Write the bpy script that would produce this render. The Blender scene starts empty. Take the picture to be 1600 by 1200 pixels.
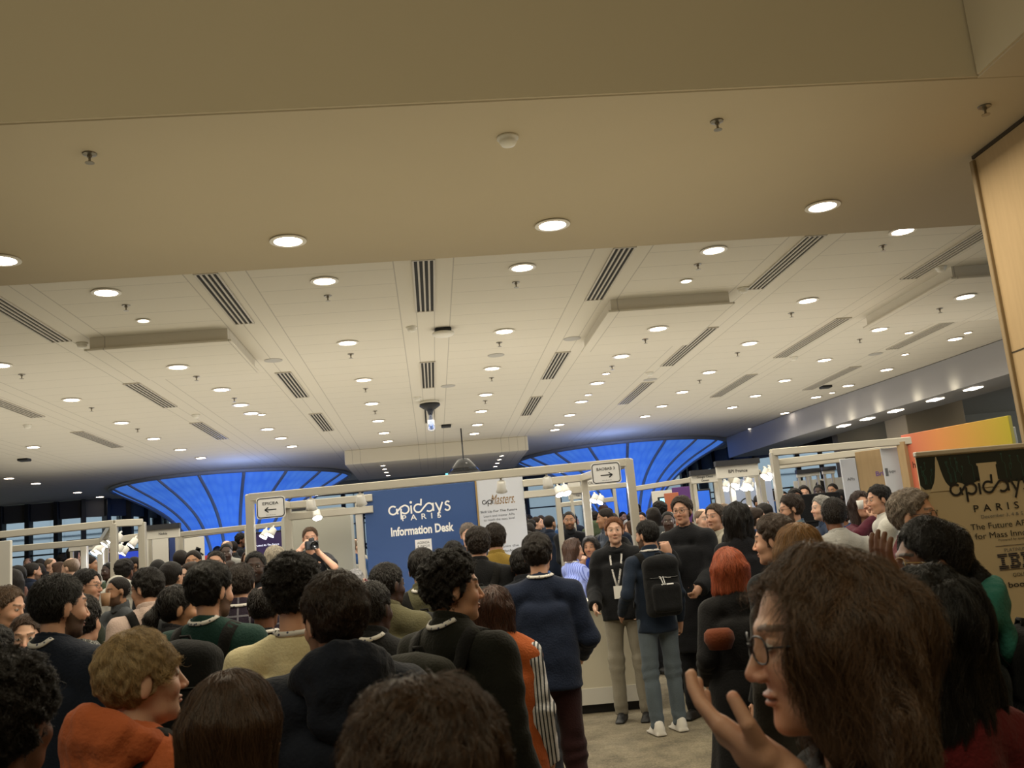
import bpy, math, random
import numpy as np
from mathutils import Vector, Matrix

# ------------------------------------------------------------------ camera, world, light
SC = bpy.context.scene
COL = SC.collection
FPX, PITCH, ROLL, YAW, EYE = 1500.0, .1815, -.0923, .0949, 1.6
_cy, _sy, _cp, _sp = math.cos(YAW), math.sin(YAW), math.cos(PITCH), math.sin(PITCH)
FW = np.array([_sy*_cp, _cy*_cp, _sp]); _rt = np.array([_cy, -_sy, 0.0]); _up = np.cross(_rt, FW)
_c, _s = math.cos(ROLL), math.sin(ROLL)
RT = _c*_rt + _s*_up; UP = -_s*_rt + _c*_up
cam_d = bpy.data.cameras.new('camera'); cam = bpy.data.objects.new('camera', cam_d); COL.objects.link(cam)
cam_d.sensor_width = 36; cam_d.lens = 36*FPX/1600; cam_d.clip_start = .05; cam_d.clip_end = 200
M = Matrix.Identity(4)
for i in range(3):
    M[i][0], M[i][1], M[i][2] = RT[i], UP[i], -FW[i]
M[2][3] = EYE
cam.matrix_world = M
SC.camera = cam
cam_d.dof.use_dof = True; cam_d.dof.focus_distance = 9.0; cam_d.dof.aperture_fstop = 9
SC.view_settings.view_transform = 'Standard'; SC.view_settings.look = 'None'
SC.view_settings.exposure = 0.9; SC.view_settings.gamma = 1.0; SC.view_settings.use_curve_mapping = False

world = bpy.data.worlds.new('world'); SC.world = world; world.use_nodes = True
bg = world.node_tree.nodes['Background']; bg.inputs[0].default_value = (.42, .50, .57, 1); bg.inputs[1].default_value = 1.5

def area(name, loc, size, energy, col, direction=(0, 0, -1), sy=None):
    l = bpy.data.lights.new(name, 'AREA'); l.energy = energy; l.color = col; l.shape = 'RECTANGLE'; l.size = size; l.size_y = sy or size
    o = bpy.data.objects.new(name, l); COL.objects.link(o); o.location = loc
    o.rotation_euler = Vector(direction).to_track_quat('-Z', 'Y').to_euler(); return o
def spot(name, loc, energy, col, angle=140, blend=.6, direction=(0, 0, -1), radius=.08):
    l = bpy.data.lights.new(name, 'SPOT'); l.energy = energy; l.color = col; l.spot_size = math.radians(angle); l.spot_blend = blend; l.shadow_soft_size = radius
    o = bpy.data.objects.new(name, l); COL.objects.link(o); o.location = loc
    o.rotation_euler = Vector(direction).to_track_quat('-Z', 'Y').to_euler(); return o
WARM = (1.0, .89, .64)
area('hall_bounce_fill', (0, 14, 2.75), 15, 168, (1, .93, .78), (0, 0, 1), 9)  # added fill aimed up, stands in for bounce onto the hall ceiling
area('near_bounce_fill', (0, 5.0, 2.6), 5, 13, (1, .91, .66), (0, 0, 1), 3)  # added fill brightening the near soffit from below, no fixture there
area('aisle_bounce_fill', (.5, 8.6, 2.75), 9, 13, (1, .93, .72), (0, 0, 1), 2.5)  # added fill lifting the front of the plank ceiling, no real uplighter
area('hall_downlight', (0, 13, 3.72), 14, 360, (1, .93, .78), (0, 0, -1), 12)
area('bay_fill', (-1.5, .6, 6.45), 7, 165, (1, .90, .62), (0, .15, -1), 6)  # unseen lamp added to brighten the bay face and nearest people
area('lobby_fill', (.5, 5.2, 3.6), 5, 62, (1, .88, .66), (0, 0, -1), 1.5)  # added overhead fill for the heads in the foreground

# ------------------------------------------------------------------ pixel -> place
def ray(x, y): return (x-800)/FPX*RT - (y-600)/FPX*UP + FW
def atz(x, y, z): d = ray(x, y); return d*((z-EYE)/d[2]) + np.array([0, 0, EYE])
def zf(y):
    """height of the hall floor: it climbs gently away from the camera"""
    return .05*(min(y, 8.5)-8.5)+.09*(min(max(y, 10.6), 18)-10.6)
def aty(x, y, Y): d = ray(x, y); return d*(Y/d[1]) + np.array([0, 0, EYE])

# ------------------------------------------------------------------ object helpers
def tag(o, label=None, cat=None, group=None, kind=None):
    if label: o['label'] = label
    if cat: o['category'] = cat
    if group: o['group'] = group
    if kind: o['kind'] = kind
    return o
def empty(name, loc, rz=0, **k):
    o = bpy.data.objects.new(name, None); COL.objects.link(o); o.location = loc; o.rotation_euler = (0, 0, rz); o.empty_display_size = .1
    return tag(o, **k)
def link(name, me, mats=None, parent=None, loc=(0, 0, 0), rot=(0, 0, 0)):
    o = bpy.data.objects.new(name, me); COL.objects.link(o); o.parent = parent; o.location = loc; o.rotation_euler = rot
    for m in (mats if isinstance(mats, (list, tuple)) else [mats]):
        if m is not None: me.materials.append(m)
    return o
def mesh_np(V, Q, smooth=True):
    me = bpy.data.meshes.new('m'); V = np.asarray(V, np.float32); Q = np.asarray(Q, np.int32)
    me.vertices.add(len(V)); me.vertices.foreach_set('co', V.ravel())
    k = Q.shape[1]; me.loops.add(Q.size); me.loops.foreach_set('vertex_index', Q.ravel())
    me.polygons.add(len(Q)); me.polygons.foreach_set('loop_start', np.arange(0, Q.size, k, dtype=np.int32)); me.polygons.foreach_set('loop_total', np.full(len(Q), k, np.int32))
    if smooth: me.polygons.foreach_set('use_smooth', np.ones(len(Q), bool))
    me.update(calc_edges=True); me.validate(); return me
class MB:
    def __init__(s): s.v = []; s.f = []; s.mi = []; s.cur = 0
    def add(s, vs, fs):
        n = len(s.v); s.v += [tuple(float(c) for c in v) for v in vs]; s.f += [tuple(n+i for i in f) for f in fs]; s.mi += [s.cur]*len(fs); return s
    def box(s, c, d, R=None, bev=0):
        x, y, z = d[0]/2, d[1]/2, d[2]/2; c = np.array(c, float)
        if bev:
            b = min(bev, x*.9, y*.9, z*.9); P = []
            for sx in (-1, 1):
                for sy in (-1, 1):
                    for sz in (-1, 1):
                        P += [(sx*(x-b), sy*(y-b), sz*z), (sx*(x-b), sy*y, sz*(z-b)), (sx*x, sy*(y-b), sz*(z-b))]
            i = lambda a, b_, c_, k: 3*(4*(a > 0)+2*(b_ > 0)+(c_ > 0))+k
            F = []
            for q in (-1, 1):
                F += [(i(-1, -1, q, 0), i(1, -1, q, 0), i(1, 1, q, 0), i(-1, 1, q, 0)), (i(-1, q, -1, 1), i(1, q, -1, 1), i(1, q, 1, 1), i(-1, q, 1, 1)), (i(q, -1, -1, 2), i(q, 1, -1, 2), i(q, 1, 1, 2), i(q, -1, 1, 2))]
                for r in (-1, 1):
                    F += [(i(-1, q, r, 0), i(1, q, r, 0), i(1, q, r, 1), i(-1, q, r, 1)), (i(q, -1, r, 0), i(q, 1, r, 0), i(q, 1, r, 2), i(q, -1, r, 2)), (i(q, r, -1, 1), i(q, r, 1, 1), i(q, r, 1, 2), i(q, r, -1, 2))]
                    for t in (-1, 1): F.append((i(q, r, t, 0), i(q, r, t, 1), i(q, r, t, 2)))
            V = np.array(P)
        else:
            V = np.array([(a, b, e) for a in (-x, x) for b in (-y, y) for e in (-z, z)])
            F = [(0, 1, 3, 2), (4, 6, 7, 5), (0, 4, 5, 1), (2, 3, 7, 6), (0, 2, 6, 4), (1, 5, 7, 3)]
        if R is not None: V = V @ np.array(R).T
        return s.add(V+c, F)
    def tube(s, pts, r, n=10, cap=True, ry=None, closed=False):
        pts = [np.array(p, float) for p in pts]; m = len(pts); rr = r if hasattr(r, '__len__') else [r]*m; base = len(s.v)
        vs = []; prev = None
        for k in range(m):
            if closed: t = pts[(k+1) % m]-pts[k-1]
            else: t = pts[min(k+1, m-1)]-pts[max(k-1, 0)]
            t = t/(np.linalg.norm(t)+1e-9)
            if prev is None:
                a = np.array([0, 0, 1.]) if abs(t[2]) < .9 else np.array([0, 1., 0])
                u = np.cross(t, a)
            else: u = prev-t*prev.dot(t)
            u /= np.linalg.norm(u)+1e-9; prev = u; w = np.cross(t, u)
            for j in range(n):
                a = 2*math.pi*j/n; vs.append(pts[k]+u*math.cos(a)*rr[k]+w*math.sin(a)*(ry if ry else rr[k]))
        fs = [(k*n+j, k*n+(j+1) % n, (k+1)*n+(j+1) % n, (k+1)*n+j) for k in range(m-1) for j in range(n)]
        if closed: fs += [((m-1)*n+j, (m-1)*n+(j+1) % n, (j+1) % n, j) for j in range(n)]
        elif cap: fs += [tuple(range(n))[::-1], tuple((m-1)*n+j for j in range(n))]
        return s.add(vs, fs)
    def lathe(s, prof, c=(0, 0, 0), n=24, R=None):
        V = []; m = len(prof)
        for r, z in prof:
            for j in range(n):
                a = 2*math.pi*j/n; V.append((r*math.cos(a), r*math.sin(a), z))
        V = np.array(V)
        if R is not None: V = V @ np.array(R).T
        fs = [(k*n+j, k*n+(j+1) % n, (k+1)*n+(j+1) % n, (k+1)*n+j) for k in range(m-1) for j in range(n)]
        fs += [tuple(range(n))[::-1], tuple((m-1)*n+j for j in range(n))]
        return s.add(V+np.array(c), fs)
    def prism(s, poly, y0, y1, plane='xz'):
        n = len(poly)
        mk = (lambda a, b, t: (a, t, b)) if plane == 'xz' else (lambda a, b, t: (a, b, t))
        V = [mk(a, b, y0) for a, b in poly]+[mk(a, b, y1) for a, b in poly]
        return s.add(V, [tuple(range(n)), tuple(range(2*n-1, n-1, -1))]+[(i, (i+1) % n, n+(i+1) % n, n+i) for i in range(n)])
    def mesh(s, smooth=False):
        me = bpy.data.meshes.new('m'); me.from_pydata(s.v, [], s.f)
        for p, k in zip(me.polygons, s.mi):
            p.material_index = k; p.use_smooth = smooth and len(p.vertices) <= 4
        me.update(); return me
    def build(s, name, mats, parent=None, loc=(0, 0, 0), rz=0, smooth=False):
        return link(name, s.mesh(smooth), mats, parent, loc, (0, 0, rz))
def Rz(a): c, s = math.cos(a), math.sin(a); return np.array([[c, -s, 0], [s, c, 0], [0, 0, 1]])
def Rx(a): c, s = math.cos(a), math.sin(a); return np.array([[1, 0, 0], [0, c, -s], [0, s, c]])
def Ry(a): c, s = math.cos(a), math.sin(a); return np.array([[c, 0, s], [0, 1, 0], [-s, 0, c]])
def struct(o): o['kind'] = 'structure'; return o

# ------------------------------------------------------------------ materials
_mc = {}
def srgb(c):
    if isinstance(c, str): c = tuple(int(c[i:i+2], 16)/255 for i in (0, 2, 4))
    return tuple((v/12.92 if v <= .04045 else ((v+.055)/1.055)**2.4) for v in c)
def mat(name, col, rough=.6, metal=0, emit=0, bump=0, bscale=200, noise=0, nscale=8, ecol=None, alpha=1, sheen=0, coord='Object', bstretch=None, spec=.5):
    if name in _mc: return _mc[name]
    m = bpy.data.materials.new(name); m.use_nodes = True; nt = m.node_tree; b = nt.nodes['Principled BSDF']; c = srgb(col)
    b.inputs['Base Color'].default_value = (*c, 1); b.inputs['Specular IOR Level'].default_value = spec; b.inputs['Roughness'].default_value = rough; b.inputs['Metallic'].default_value = metal
    if emit: b.inputs['Emission Color'].default_value = (*(srgb(ecol) if ecol else c), 1); b.inputs['Emission Strength'].default_value = emit
    if sheen: b.inputs['Sheen Weight'].default_value = sheen
    tc = nt.nodes.new('ShaderNodeTexCoord')
    if noise:
        n = nt.nodes.new('ShaderNodeTexNoise'); n.inputs['Scale'].default_value = nscale; n.inputs['Detail'].default_value = 5; nt.links.new(tc.outputs[coord], n.inputs['Vector'])
        r = nt.nodes.new('ShaderNodeMixRGB'); r.inputs[1].default_value = (*[v*(1-noise) for v in c], 1); r.inputs[2].default_value = (*[min(1, v*(1+noise)) for v in c], 1)
        nt.links.new(n.outputs[0], r.inputs[0]); nt.links.new(r.outputs[0], b.inputs['Base Color'])
    if bump:
        n2 = nt.nodes.new('ShaderNodeTexNoise'); n2.inputs['Scale'].default_value = bscale
        mp = nt.nodes.new('ShaderNodeMapping'); mp.inputs['Scale'].default_value = bstretch or (1, 1, 1)
        nt.links.new(tc.outputs[coord], mp.inputs[0]); nt.links.new(mp.outputs[0], n2.inputs['Vector'])
        bp = nt.nodes.new('ShaderNodeBump'); bp.inputs['Strength'].default_value = bump; bp.inputs['Distance'].default_value = .01
        nt.links.new(n2.outputs[0], bp.inputs['Height']); nt.links.new(bp.outputs[0], b.inputs['Normal'])
    _mc[name] = m; return m
def fabric(col, kind='plain', col2=None, sc=1.0):
    key = f'fabric_{kind}_{col}_{col2}_{sc}'
    if key in _mc: return _mc[key]
    _mc[key] = None; del _mc[key]
    m = mat(key, col, .9, sheen=.05, spec=.25, bump=.35, bscale=90, noise=.12, nscale=14)
    nt = m.node_tree; b = nt.nodes['Principled BSDF']
    if kind != 'plain':
        tc = nt.nodes.new('ShaderNodeTexCoord'); c1, c2 = srgb(col), srgb(col2 or 'ffffff')
        def wave(axis, freq, thr):
            sp = nt.nodes.new('ShaderNodeSeparateXYZ'); nt.links.new(tc.outputs['Object'], sp.inputs[0])
            a = nt.nodes.new('ShaderNodeMath'); a.operation = 'MULTIPLY'; a.inputs[1].default_value = freq; nt.links.new(sp.outputs[axis], a.inputs[0])
            f = nt.nodes.new('ShaderNodeMath'); f.operation = 'FRACT'; nt.links.new(a.outputs[0], f.inputs[0])
            g = nt.nodes.new('ShaderNodeMath'); g.operation = 'LESS_THAN'; g.inputs[1].default_value = thr; nt.links.new(f.outputs[0], g.inputs[0]); return g
        mix = nt.nodes.new('ShaderNodeMixRGB'); mix.inputs[1].default_value = (*c1, 1); mix.inputs[2].default_value = (*c2, 1)
        if kind == 'stripe': nt.links.new(wave(0, 60*sc, .38).outputs[0], mix.inputs[0])
        elif kind == 'hstripe': nt.links.new(wave(2, 12*sc, .45).outputs[0], mix.inputs[0])
        elif kind == 'plaid':
            w1, w2 = wave(0, 14*sc, .16), wave(2, 14*sc, .16); mx = nt.nodes.new('ShaderNodeMath'); mx.operation = 'ADD'; mx.use_clamp = True
            h = nt.nodes.new('ShaderNodeMath'); h.operation = 'MULTIPLY'; h.inputs[1].default_value = .55
            nt.links.new(w1.outputs[0], mx.inputs[0]); nt.links.new(w2.outputs[0], mx.inputs[1]); nt.links.new(mx.outputs[0], h.inputs[0]); nt.links.new(h.outputs[0], mix.inputs[0])
        else:
            n = nt.nodes.new('ShaderNodeTexNoise'); n.inputs['Scale'].default_value = {'tweed': 160, 'patch': 22}[kind]*sc; n.inputs['Detail'].default_value = 2
            nt.links.new(tc.outputs['Object'], n.inputs['Vector']); r = nt.nodes.new('ShaderNodeValToRGB'); r.color_ramp.elements[0].position = .47; r.color_ramp.elements[1].position = .56
            nt.links.new(n.outputs[0], r.inputs[0]); nt.links.new(r.outputs[0], mix.inputs[0])
        nt.links.new(mix.outputs[0], b.inputs['Base Color'])
    return m
def skin_mat():
    if 'skin' in _mc: return _mc['skin']
    m = mat('skin', 'c08a6a', .5, bump=.08, bscale=260); nt = m.node_tree; b = nt.nodes['Principled BSDF']
    a = nt.nodes.new('ShaderNodeVertexColor'); a.layer_name = 'Col'; nt.links.new(a.outputs[0], b.inputs['Base Color'])
    b.inputs['Subsurface Weight'].default_value = .08; b.inputs['Subsurface Radius'].default_value = (.012, .005, .003); b.inputs['Subsurface Scale'].default_value = .5
    return m
def hair_mat(col, gl=.45):
    key = f'hair_{col}'
    if key in _mc: return _mc[key]
    m = mat(key, col, .6, spec=.22, bump=.6, bscale=60, bstretch=(3, 3, .5)); nt = m.node_tree; b = nt.nodes['Principled BSDF']; c = srgb(col)
    tc = nt.nodes.new('ShaderNodeTexCoord'); mp = nt.nodes.new('ShaderNodeMapping'); mp.inputs['Scale'].default_value = (3, 3, .6)
    n = nt.nodes.new('ShaderNodeTexNoise'); n.inputs['Scale'].default_value = 45; n.inputs['Detail'].default_value = 6
    nt.links.new(tc.outputs['Object'], mp.inputs[0]); nt.links.new(mp.outputs[0], n.inputs['Vector'])
    r = nt.nodes.new('ShaderNodeMixRGB'); r.inputs[1].default_value = (*[v*.35 for v in c], 1); r.inputs[2].default_value = (*[min(1, v*1.8) for v in c], 1)
    nt.links.new(n.outputs[0], r.inputs[0]); nt.links.new(r.outputs[0], b.inputs['Base Color']); return m
def strand_mat(col):
    key = f'strand_{col}'
    if key in _mc: return _mc[key]
    m = mat(key, col, .36, spec=.5); nt = m.node_tree; b = nt.nodes['Principled BSDF']; c = srgb(col)
    hi = nt.nodes.new('ShaderNodeHairInfo'); r = nt.nodes.new('ShaderNodeMixRGB'); r.inputs[1].default_value = (*[v*.5 for v in c], 1); r.inputs[2].default_value = (*[min(1, v*2.4) for v in c], 1)
    nt.links.new(hi.outputs['Random'], r.inputs[0]); nt.links.new(r.outputs[0], b.inputs['Base Color']); return m
# ------------------------------------------------------------------ signed-distance modelling of figures
def nrm(v): v = np.asarray(v, float); return v/(np.linalg.norm(v)+1e-9)
def smin(a, b, k):
    h = np.clip(.5+.5*(b-a)/k, 0, 1); return b+(a-b)*h-k*h*(1-h)
def smax(a, b, k): return -smin(-a, -b, k)
def rc(P, a, b, ra, rb):
    a = np.asarray(a, float); ab = np.asarray(b, float)-a; t = np.clip((P-a)@ab/(ab@ab+1e-12), 0, 1)
    return np.sqrt((((P-a)-t[:, None]*ab)**2).sum(1))-(ra+t*(rb-ra))
def ell(P, c, r, R=None):
    q = P-np.asarray(c, float)
    if R is not None: q = q@R
    r = np.asarray(r, float); k0 = np.sqrt(((q/r)**2).sum(1)); k1 = np.sqrt(((q/(r*r))**2).sum(1)); return k0*(k0-1)/(k1+1e-9)
def rbox(P, c, h, r, R=None):
    q = P-np.asarray(c, float)
    if R is not None: q = q@R
    q = np.abs(q)-np.asarray(h, float)+r; return np.sqrt((np.maximum(q, 0)**2).sum(1))+np.minimum(q.max(1), 0)-r
def wob(P, f, s=0):
    x, y, z = P[:, 0]*f, P[:, 1]*f, P[:, 2]*f
    return (np.sin(x+1.7*np.sin(z*.9+s)+s)*np.sin(y*1.1+1.3*np.sin(x*1.2-s))+np.sin(z*1.3+1.9*np.sin(y*.8+s*2)+s*1.7)*.6)/1.6
def near(P, c, R, fn):
    d = np.sqrt(((P-c)**2).sum(1)); out = d-R*.82; m = d < R*1.25
    if m.any():
        v = fn(P[m]); out[m] = v
    return out
def axis(lo, hi, h, zones):
    xs = [lo]
    while xs[-1] < hi:
        x = xs[-1]; s = h
        for c, w, hf in zones:
            dd = abs(x-c)-w; s = min(s, max(hf, hf+dd*.35))
        xs.append(x+s)
    return np.array(xs)
def nets(f, xs, ys, zs, amp=.012):
    n = (len(xs), len(ys), len(zs)); S = 4
    ci = [np.minimum(np.arange(0, k+S-1, S), k-1) for k in n]
    cx, cy, cz = xs[ci[0]], ys[ci[1]], zs[ci[2]]
    G = np.stack(np.meshgrid(cx, cy, cz, indexing='ij'), -1).reshape(-1, 3)
    Fc = f(G).reshape(len(cx), len(cy), len(cz)).astype(np.float32)
    ni = [np.minimum(np.round(np.arange(k)/S).astype(int), len(c)-1) for k, c in zip(n, ci)]
    F = Fc[np.ix_(*ni)].copy()
    dx, dy, dz = [np.gradient(a) for a in (xs, ys, zs)]
    thr = 2.6*np.sqrt(dx[:, None, None]**2+dy[None, :, None]**2+dz[None, None, :]**2)+amp
    I = np.argwhere(np.abs(F) < thr)
    P = np.stack([xs[I[:, 0]], ys[I[:, 1]], zs[I[:, 2]]], 1)
    F[I[:, 0], I[:, 1], I[:, 2]] = f(P)
    F[0] = F[-1] = 9; F[:, 0] = F[:, -1] = 9; F[:, :, 0] = F[:, :, -1] = 9
    s = F < 0; cnt = np.zeros([k-1 for k in n], np.int8)
    for a in (0, 1):
        for b in (0, 1):
            for c in (0, 1): cnt += s[a:n[0]-1+a, b:n[1]-1+b, c:n[2]-1+c]
    A = np.argwhere((cnt > 0) & (cnt < 8)); vid = np.full(cnt.shape, -1, np.int32); vid[A[:, 0], A[:, 1], A[:, 2]] = np.arange(len(A))
    corner = [(a, b, c) for a in (0, 1) for b in (0, 1) for c in (0, 1)]
    val = {k: F[A[:, 0]+k[0], A[:, 1]+k[1], A[:, 2]+k[2]] for k in corner}
    acc = np.zeros((len(A), 3)); w = np.zeros(len(A))
    for k in corner:
        for ax in range(3):
            if k[ax] == 0:
                k2 = list(k); k2[ax] = 1; k2 = tuple(k2); v0, v1 = val[k], val[k2]; m = (v0 < 0) != (v1 < 0)
                t = np.where(m, v0/(v0-v1+1e-12), 0); p = np.tile(np.array(k, float), (len(A), 1)); p[:, ax] = t
                acc += p*m[:, None]; w += m
    pos = A+acc/w[:, None]
    V = np.stack([np.interp(pos[:, i], np.arange(n[i]), (xs, ys, zs)[i]) for i in range(3)], 1)
    Q = []
    for ax in range(3):
        o = [(1, 0, 0), (0, 1, 0), (0, 0, 1)][ax]; u, v = [(1, 2), (2, 0), (0, 1)][ax]
        s0 = s[:n[0]-o[0], :n[1]-o[1], :n[2]-o[2]]; s1 = s[o[0]:, o[1]:, o[2]:]
        E = np.argwhere(s0 != s1); E = E[(E[:, u] > 0) & (E[:, v] > 0)]
        E = E[(E[:, u] < n[u]-1) & (E[:, v] < n[v]-1)]
        q = []
        for du, dv in ((1, 1), (0, 1), (0, 0), (1, 0)):
            c = E.copy(); c[:, u] -= du; c[:, v] -= dv; q.append(vid[c[:, 0], c[:, 1], c[:, 2]])
        q = np.stack(q, 1); fl = ~s0[E[:, 0], E[:, 1], E[:, 2]]; q[fl] = q[fl][:, ::-1]; Q.append(q)
    Q = np.concatenate(Q); Q = Q[(Q >= 0).all(1)]
    return V, Q
def project(f, P, lvl, it=4):
    P = np.array(P, float); e = 1e-3
    for _ in range(it):
        d = f(P); g = np.stack([f(P+[e, 0, 0])-d, f(P+[0, e, 0])-d, f(P+[0, 0, e])-d], 1)/e; g /= np.linalg.norm(g, axis=1)[:, None]+1e-9
        P = P-g*(d-lvl)[:, None]
    return P, g
def ik(a, b, l1, l2, pole):
    a, b = np.array(a, float), np.array(b, float); d = b-a; L = np.linalg.norm(d)
    if L > .98*(l1+l2): b = a+d/L*.98*(l1+l2); d = b-a; L = np.linalg.norm(d)
    u = d/L; x = (L*L+l1*l1-l2*l2)/(2*L); h = math.sqrt(max(l1*l1-x*x, 0)); p = np.array(pole, float); p = nrm(p-u*p.dot(u)); return a+u*x+p*h, b

class Fig:
    """one figure in its own frame: feet at the origin, facing +y, right hand at +x"""
    def __init__(s, H=1.75, hs=1.0, w=1.0, fat=1.0, female=False, lean=0, head=(0, 0, 0), armL=None, armR=None, stride=0, side=0):
        k = H/1.75; s.k = k; s.H = H; s.fem = female; s.w = w; s.fat = fat; s.hs = hs
        s.hip = np.array([0, 0, .95*k]); s.RL = Rx(-math.radians(lean)) @ Ry(math.radians(side))
        sw = (.150 if female else .172)*k*w; s.sw = sw
        s.hc = np.array([0, .015*k, H-.12*hs]); s.nb = np.array([0, -.012*k, 1.50*k])
        if s.hc[2]-.1*hs < s.nb[2]+.01: s.nb[2] = s.hc[2]-.1*hs-.01
        y, p, r = [math.radians(a) for a in head]; s.RH = Rz(-y) @ Rx(p) @ Ry(r)     # yaw to the right, pitch up, roll right
        s.hpiv = s.nb+[0, 0, .03]
        s.hc = s.hpiv + Rx(p*.5)@(s.hc-s.hpiv)
        s.legs = []
        for sx in (-1, 1):
            st = stride*sx; hp = np.array([sx*.09*k, 0, .92*k]); an = np.array([sx*.11*k, st*.5, .085*k]); kn = np.array([sx*.105*k, st*.25+.02, .5*k]); s.legs.append((hp, kn, an))
        s.arms = []
        for sx, A in ((-1, armL), (1, armR)):
            A = A or {}; sh = np.array([sx*sw, 0, 1.41*k]); tgt = A.get('w', (sx*(sw/k+.06), .06, .87)); tgt = np.array(tgt)*k if A.get('rel', True) else np.array(tgt)
            el, wr = ik(sh, tgt, .285*k, .255*k, A.get('pole', (sx*.35, -1, -.2)))
            dr = nrm(A.get('dir', wr-el)); pn = np.array(A.get('palm', (-sx, 0, 0)), float); pn = nrm(pn-dr*pn.dot(dr))
            s.arms.append((sh, el, wr, dr, pn, A.get('curl', .45), sx, A.get('bare', 0), A.get('spread', .05)))
    def up(s, P): return (P-s.hip)@s.RL+s.hip           # to the upper-body frame
    def upi(s, P): return (np.asarray(P)-s.hip)@s.RL.T+s.hip
    def hd(s, Pu): return ((Pu-s.hc)@s.RH)/s.hs
    def hdi(s, Q): return s.upi((np.asarray(Q)*s.hs)@s.RH.T+s.hc)
    def head_sdf(s, q):
        ax = q.copy(); ax[:, 0] = np.abs(ax[:, 0]); f = s.fem
        d = ell(q, (0, -.012, .028), (.076, .096, .092)); d = smin(d, ell(q, (0, .028, -.03), (.059, .062, .086)), .03)
        d = smin(d, ell(q, (0, .03, -.078), (.046 if f else .052, .05, .034)), .025); d = smin(d, ell(q, (0, .074, -.098), (.018, .016, .014)), .02)
        d = smin(d, ell(ax, (.034, .06, -.028), (.026, .026, .024)), .02)
        d = smin(d, rc(ax, (0, .084, .03), (.032, .078, .032), .009, .008), .014)
        d = smax(d, -(np.sqrt(((ax-[.031, .103, .01])**2).sum(1))-.017), .014)
        d = smin(d, np.sqrt(((ax-[.031, .077, .011])**2).sum(1))-.0125, .003)
        d = smin(d, rc(q, (0, .086, .016), (0, .108, -.026), .0065, .0105), .012); d = smin(d, ell(ax, (.011, .098, -.031), (.008, .011, .007)), .006)
        d = smin(d, ell(q, (0, .087, -.0555), (.023, .012, .0048)), .005); d = smin(d, ell(q, (0, .086, -.0665), (.019, .012, .0055)), .005)
        d = smin(d, ell(ax, (.079, -.008, -.008), (.008, .017, .031), Rx(-.2)), .006)
        return d*s.hs
    def hand_sdf(s, P, A):
        sh, el, wr, dr, pn, curl, sx, bare, spread = A; k = s.k
        sd = np.cross(dr, pn)*1.0; th = -sd if (sd.dot(np.array([0, 1, 0])) < 0) else sd
        th = s.thumb.get(sx, th) if hasattr(s, 'thumb') else th; th = nrm(th-dr*th.dot(dr)-pn*th.dot(pn)); R = np.stack([th, pn, dr], 1)
        q = (P-wr)@R/k
        d = rbox(q, (0, 0, .045), (.040, .014, .046), .013); d = smin(d, rc(q, (0, 0, -.02), (0, 0, .03), .027, .027), .02)
        c = curl
        for i, (x, L) in enumerate(((.030, .072), (.010, .080), (-.010, .074), (-.029, .060))):
            ci = c*(1+.12*i)+.04; fan = x*spread*8
            def dd(a): return np.array([math.sin(fan)*math.cos(a), math.sin(a), math.cos(fan)*math.cos(a)])
            a0 = np.array([x, 0, .085]); a1 = a0+dd(ci*.9)*L*.48; a2 = a1+dd(ci*2.0)*L*.32; a3 = a2+dd(ci*2.9)*L*.22
            g = np.minimum(np.minimum(rc(q, a0, a1, .0098, .009), rc(q, a1, a2, .009, .0082)), rc(q, a2, a3, .0082, .007)); d = smin(d, g, .006)
        t0 = np.array([.028, .004, .02]); t1 = t0+np.array([.032, .012, .026]); t2 = t1+np.array([.012-.02*c, .012+.02*c, .032])
        d = smin(d, np.minimum(rc(q, t0, t1, .014, .011), rc(q, t1, t2, .0105, .0085)), .008)
        return d*k
    def body(s, P):
        k = s.k; U = s.up(P); fa = s.fat
        d = ell(U, (0, 0, 1.22*k), (.132*k*s.w*fa, .080*k*fa, .19*k)); d = smin(d, ell(U, (0, 0, 1.0*k), (.138*k*fa, .088*k*fa, .15*k)), .05)
        d = smin(d, rc(U, (-s.sw+.02, 0, 1.385*k), (s.sw-.02, 0, 1.385*k), .045*k, .045*k), .03)
        jaw = s.hc+s.RH@np.array([0, -.018, -.045])*s.hs
        d = smin(d, rc(U, s.nb-[0, 0, .05], jaw, .056*(.88 if s.fem else 1), .05*(.86 if s.fem else 1.02)), .03)
        for A in s.arms:
            sh, el, wr = A[:3]; a = smin(rc(U, sh, el, .046*k, .037*k), rc(U, el, wr, .038*k, .025*k), .015); d = smin(d, a, .03)
        for A in s.arms: d = smin(d, near(U, A[2]+A[3]*.08, .24*k, lambda q, A=A: s.hand_sdf(q, A)), .008)
        hz = near(U, s.hc, .2*s.hs, lambda q: s.head_sdf(s.hd(q))); d = smin(d, hz, .012)
        for hp, kn, an in s.legs:
            d = smin(d, smin(rc(P, hp, kn, .072*k, .048*k), rc(P, kn, an, .046*k, .034*k), .02), .03); d = smin(d, rc(P, an-[0, 0, .04*k], an+[0, .11*k, -.055*k], .03*k, .02*k), .02)
        return d
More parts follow.
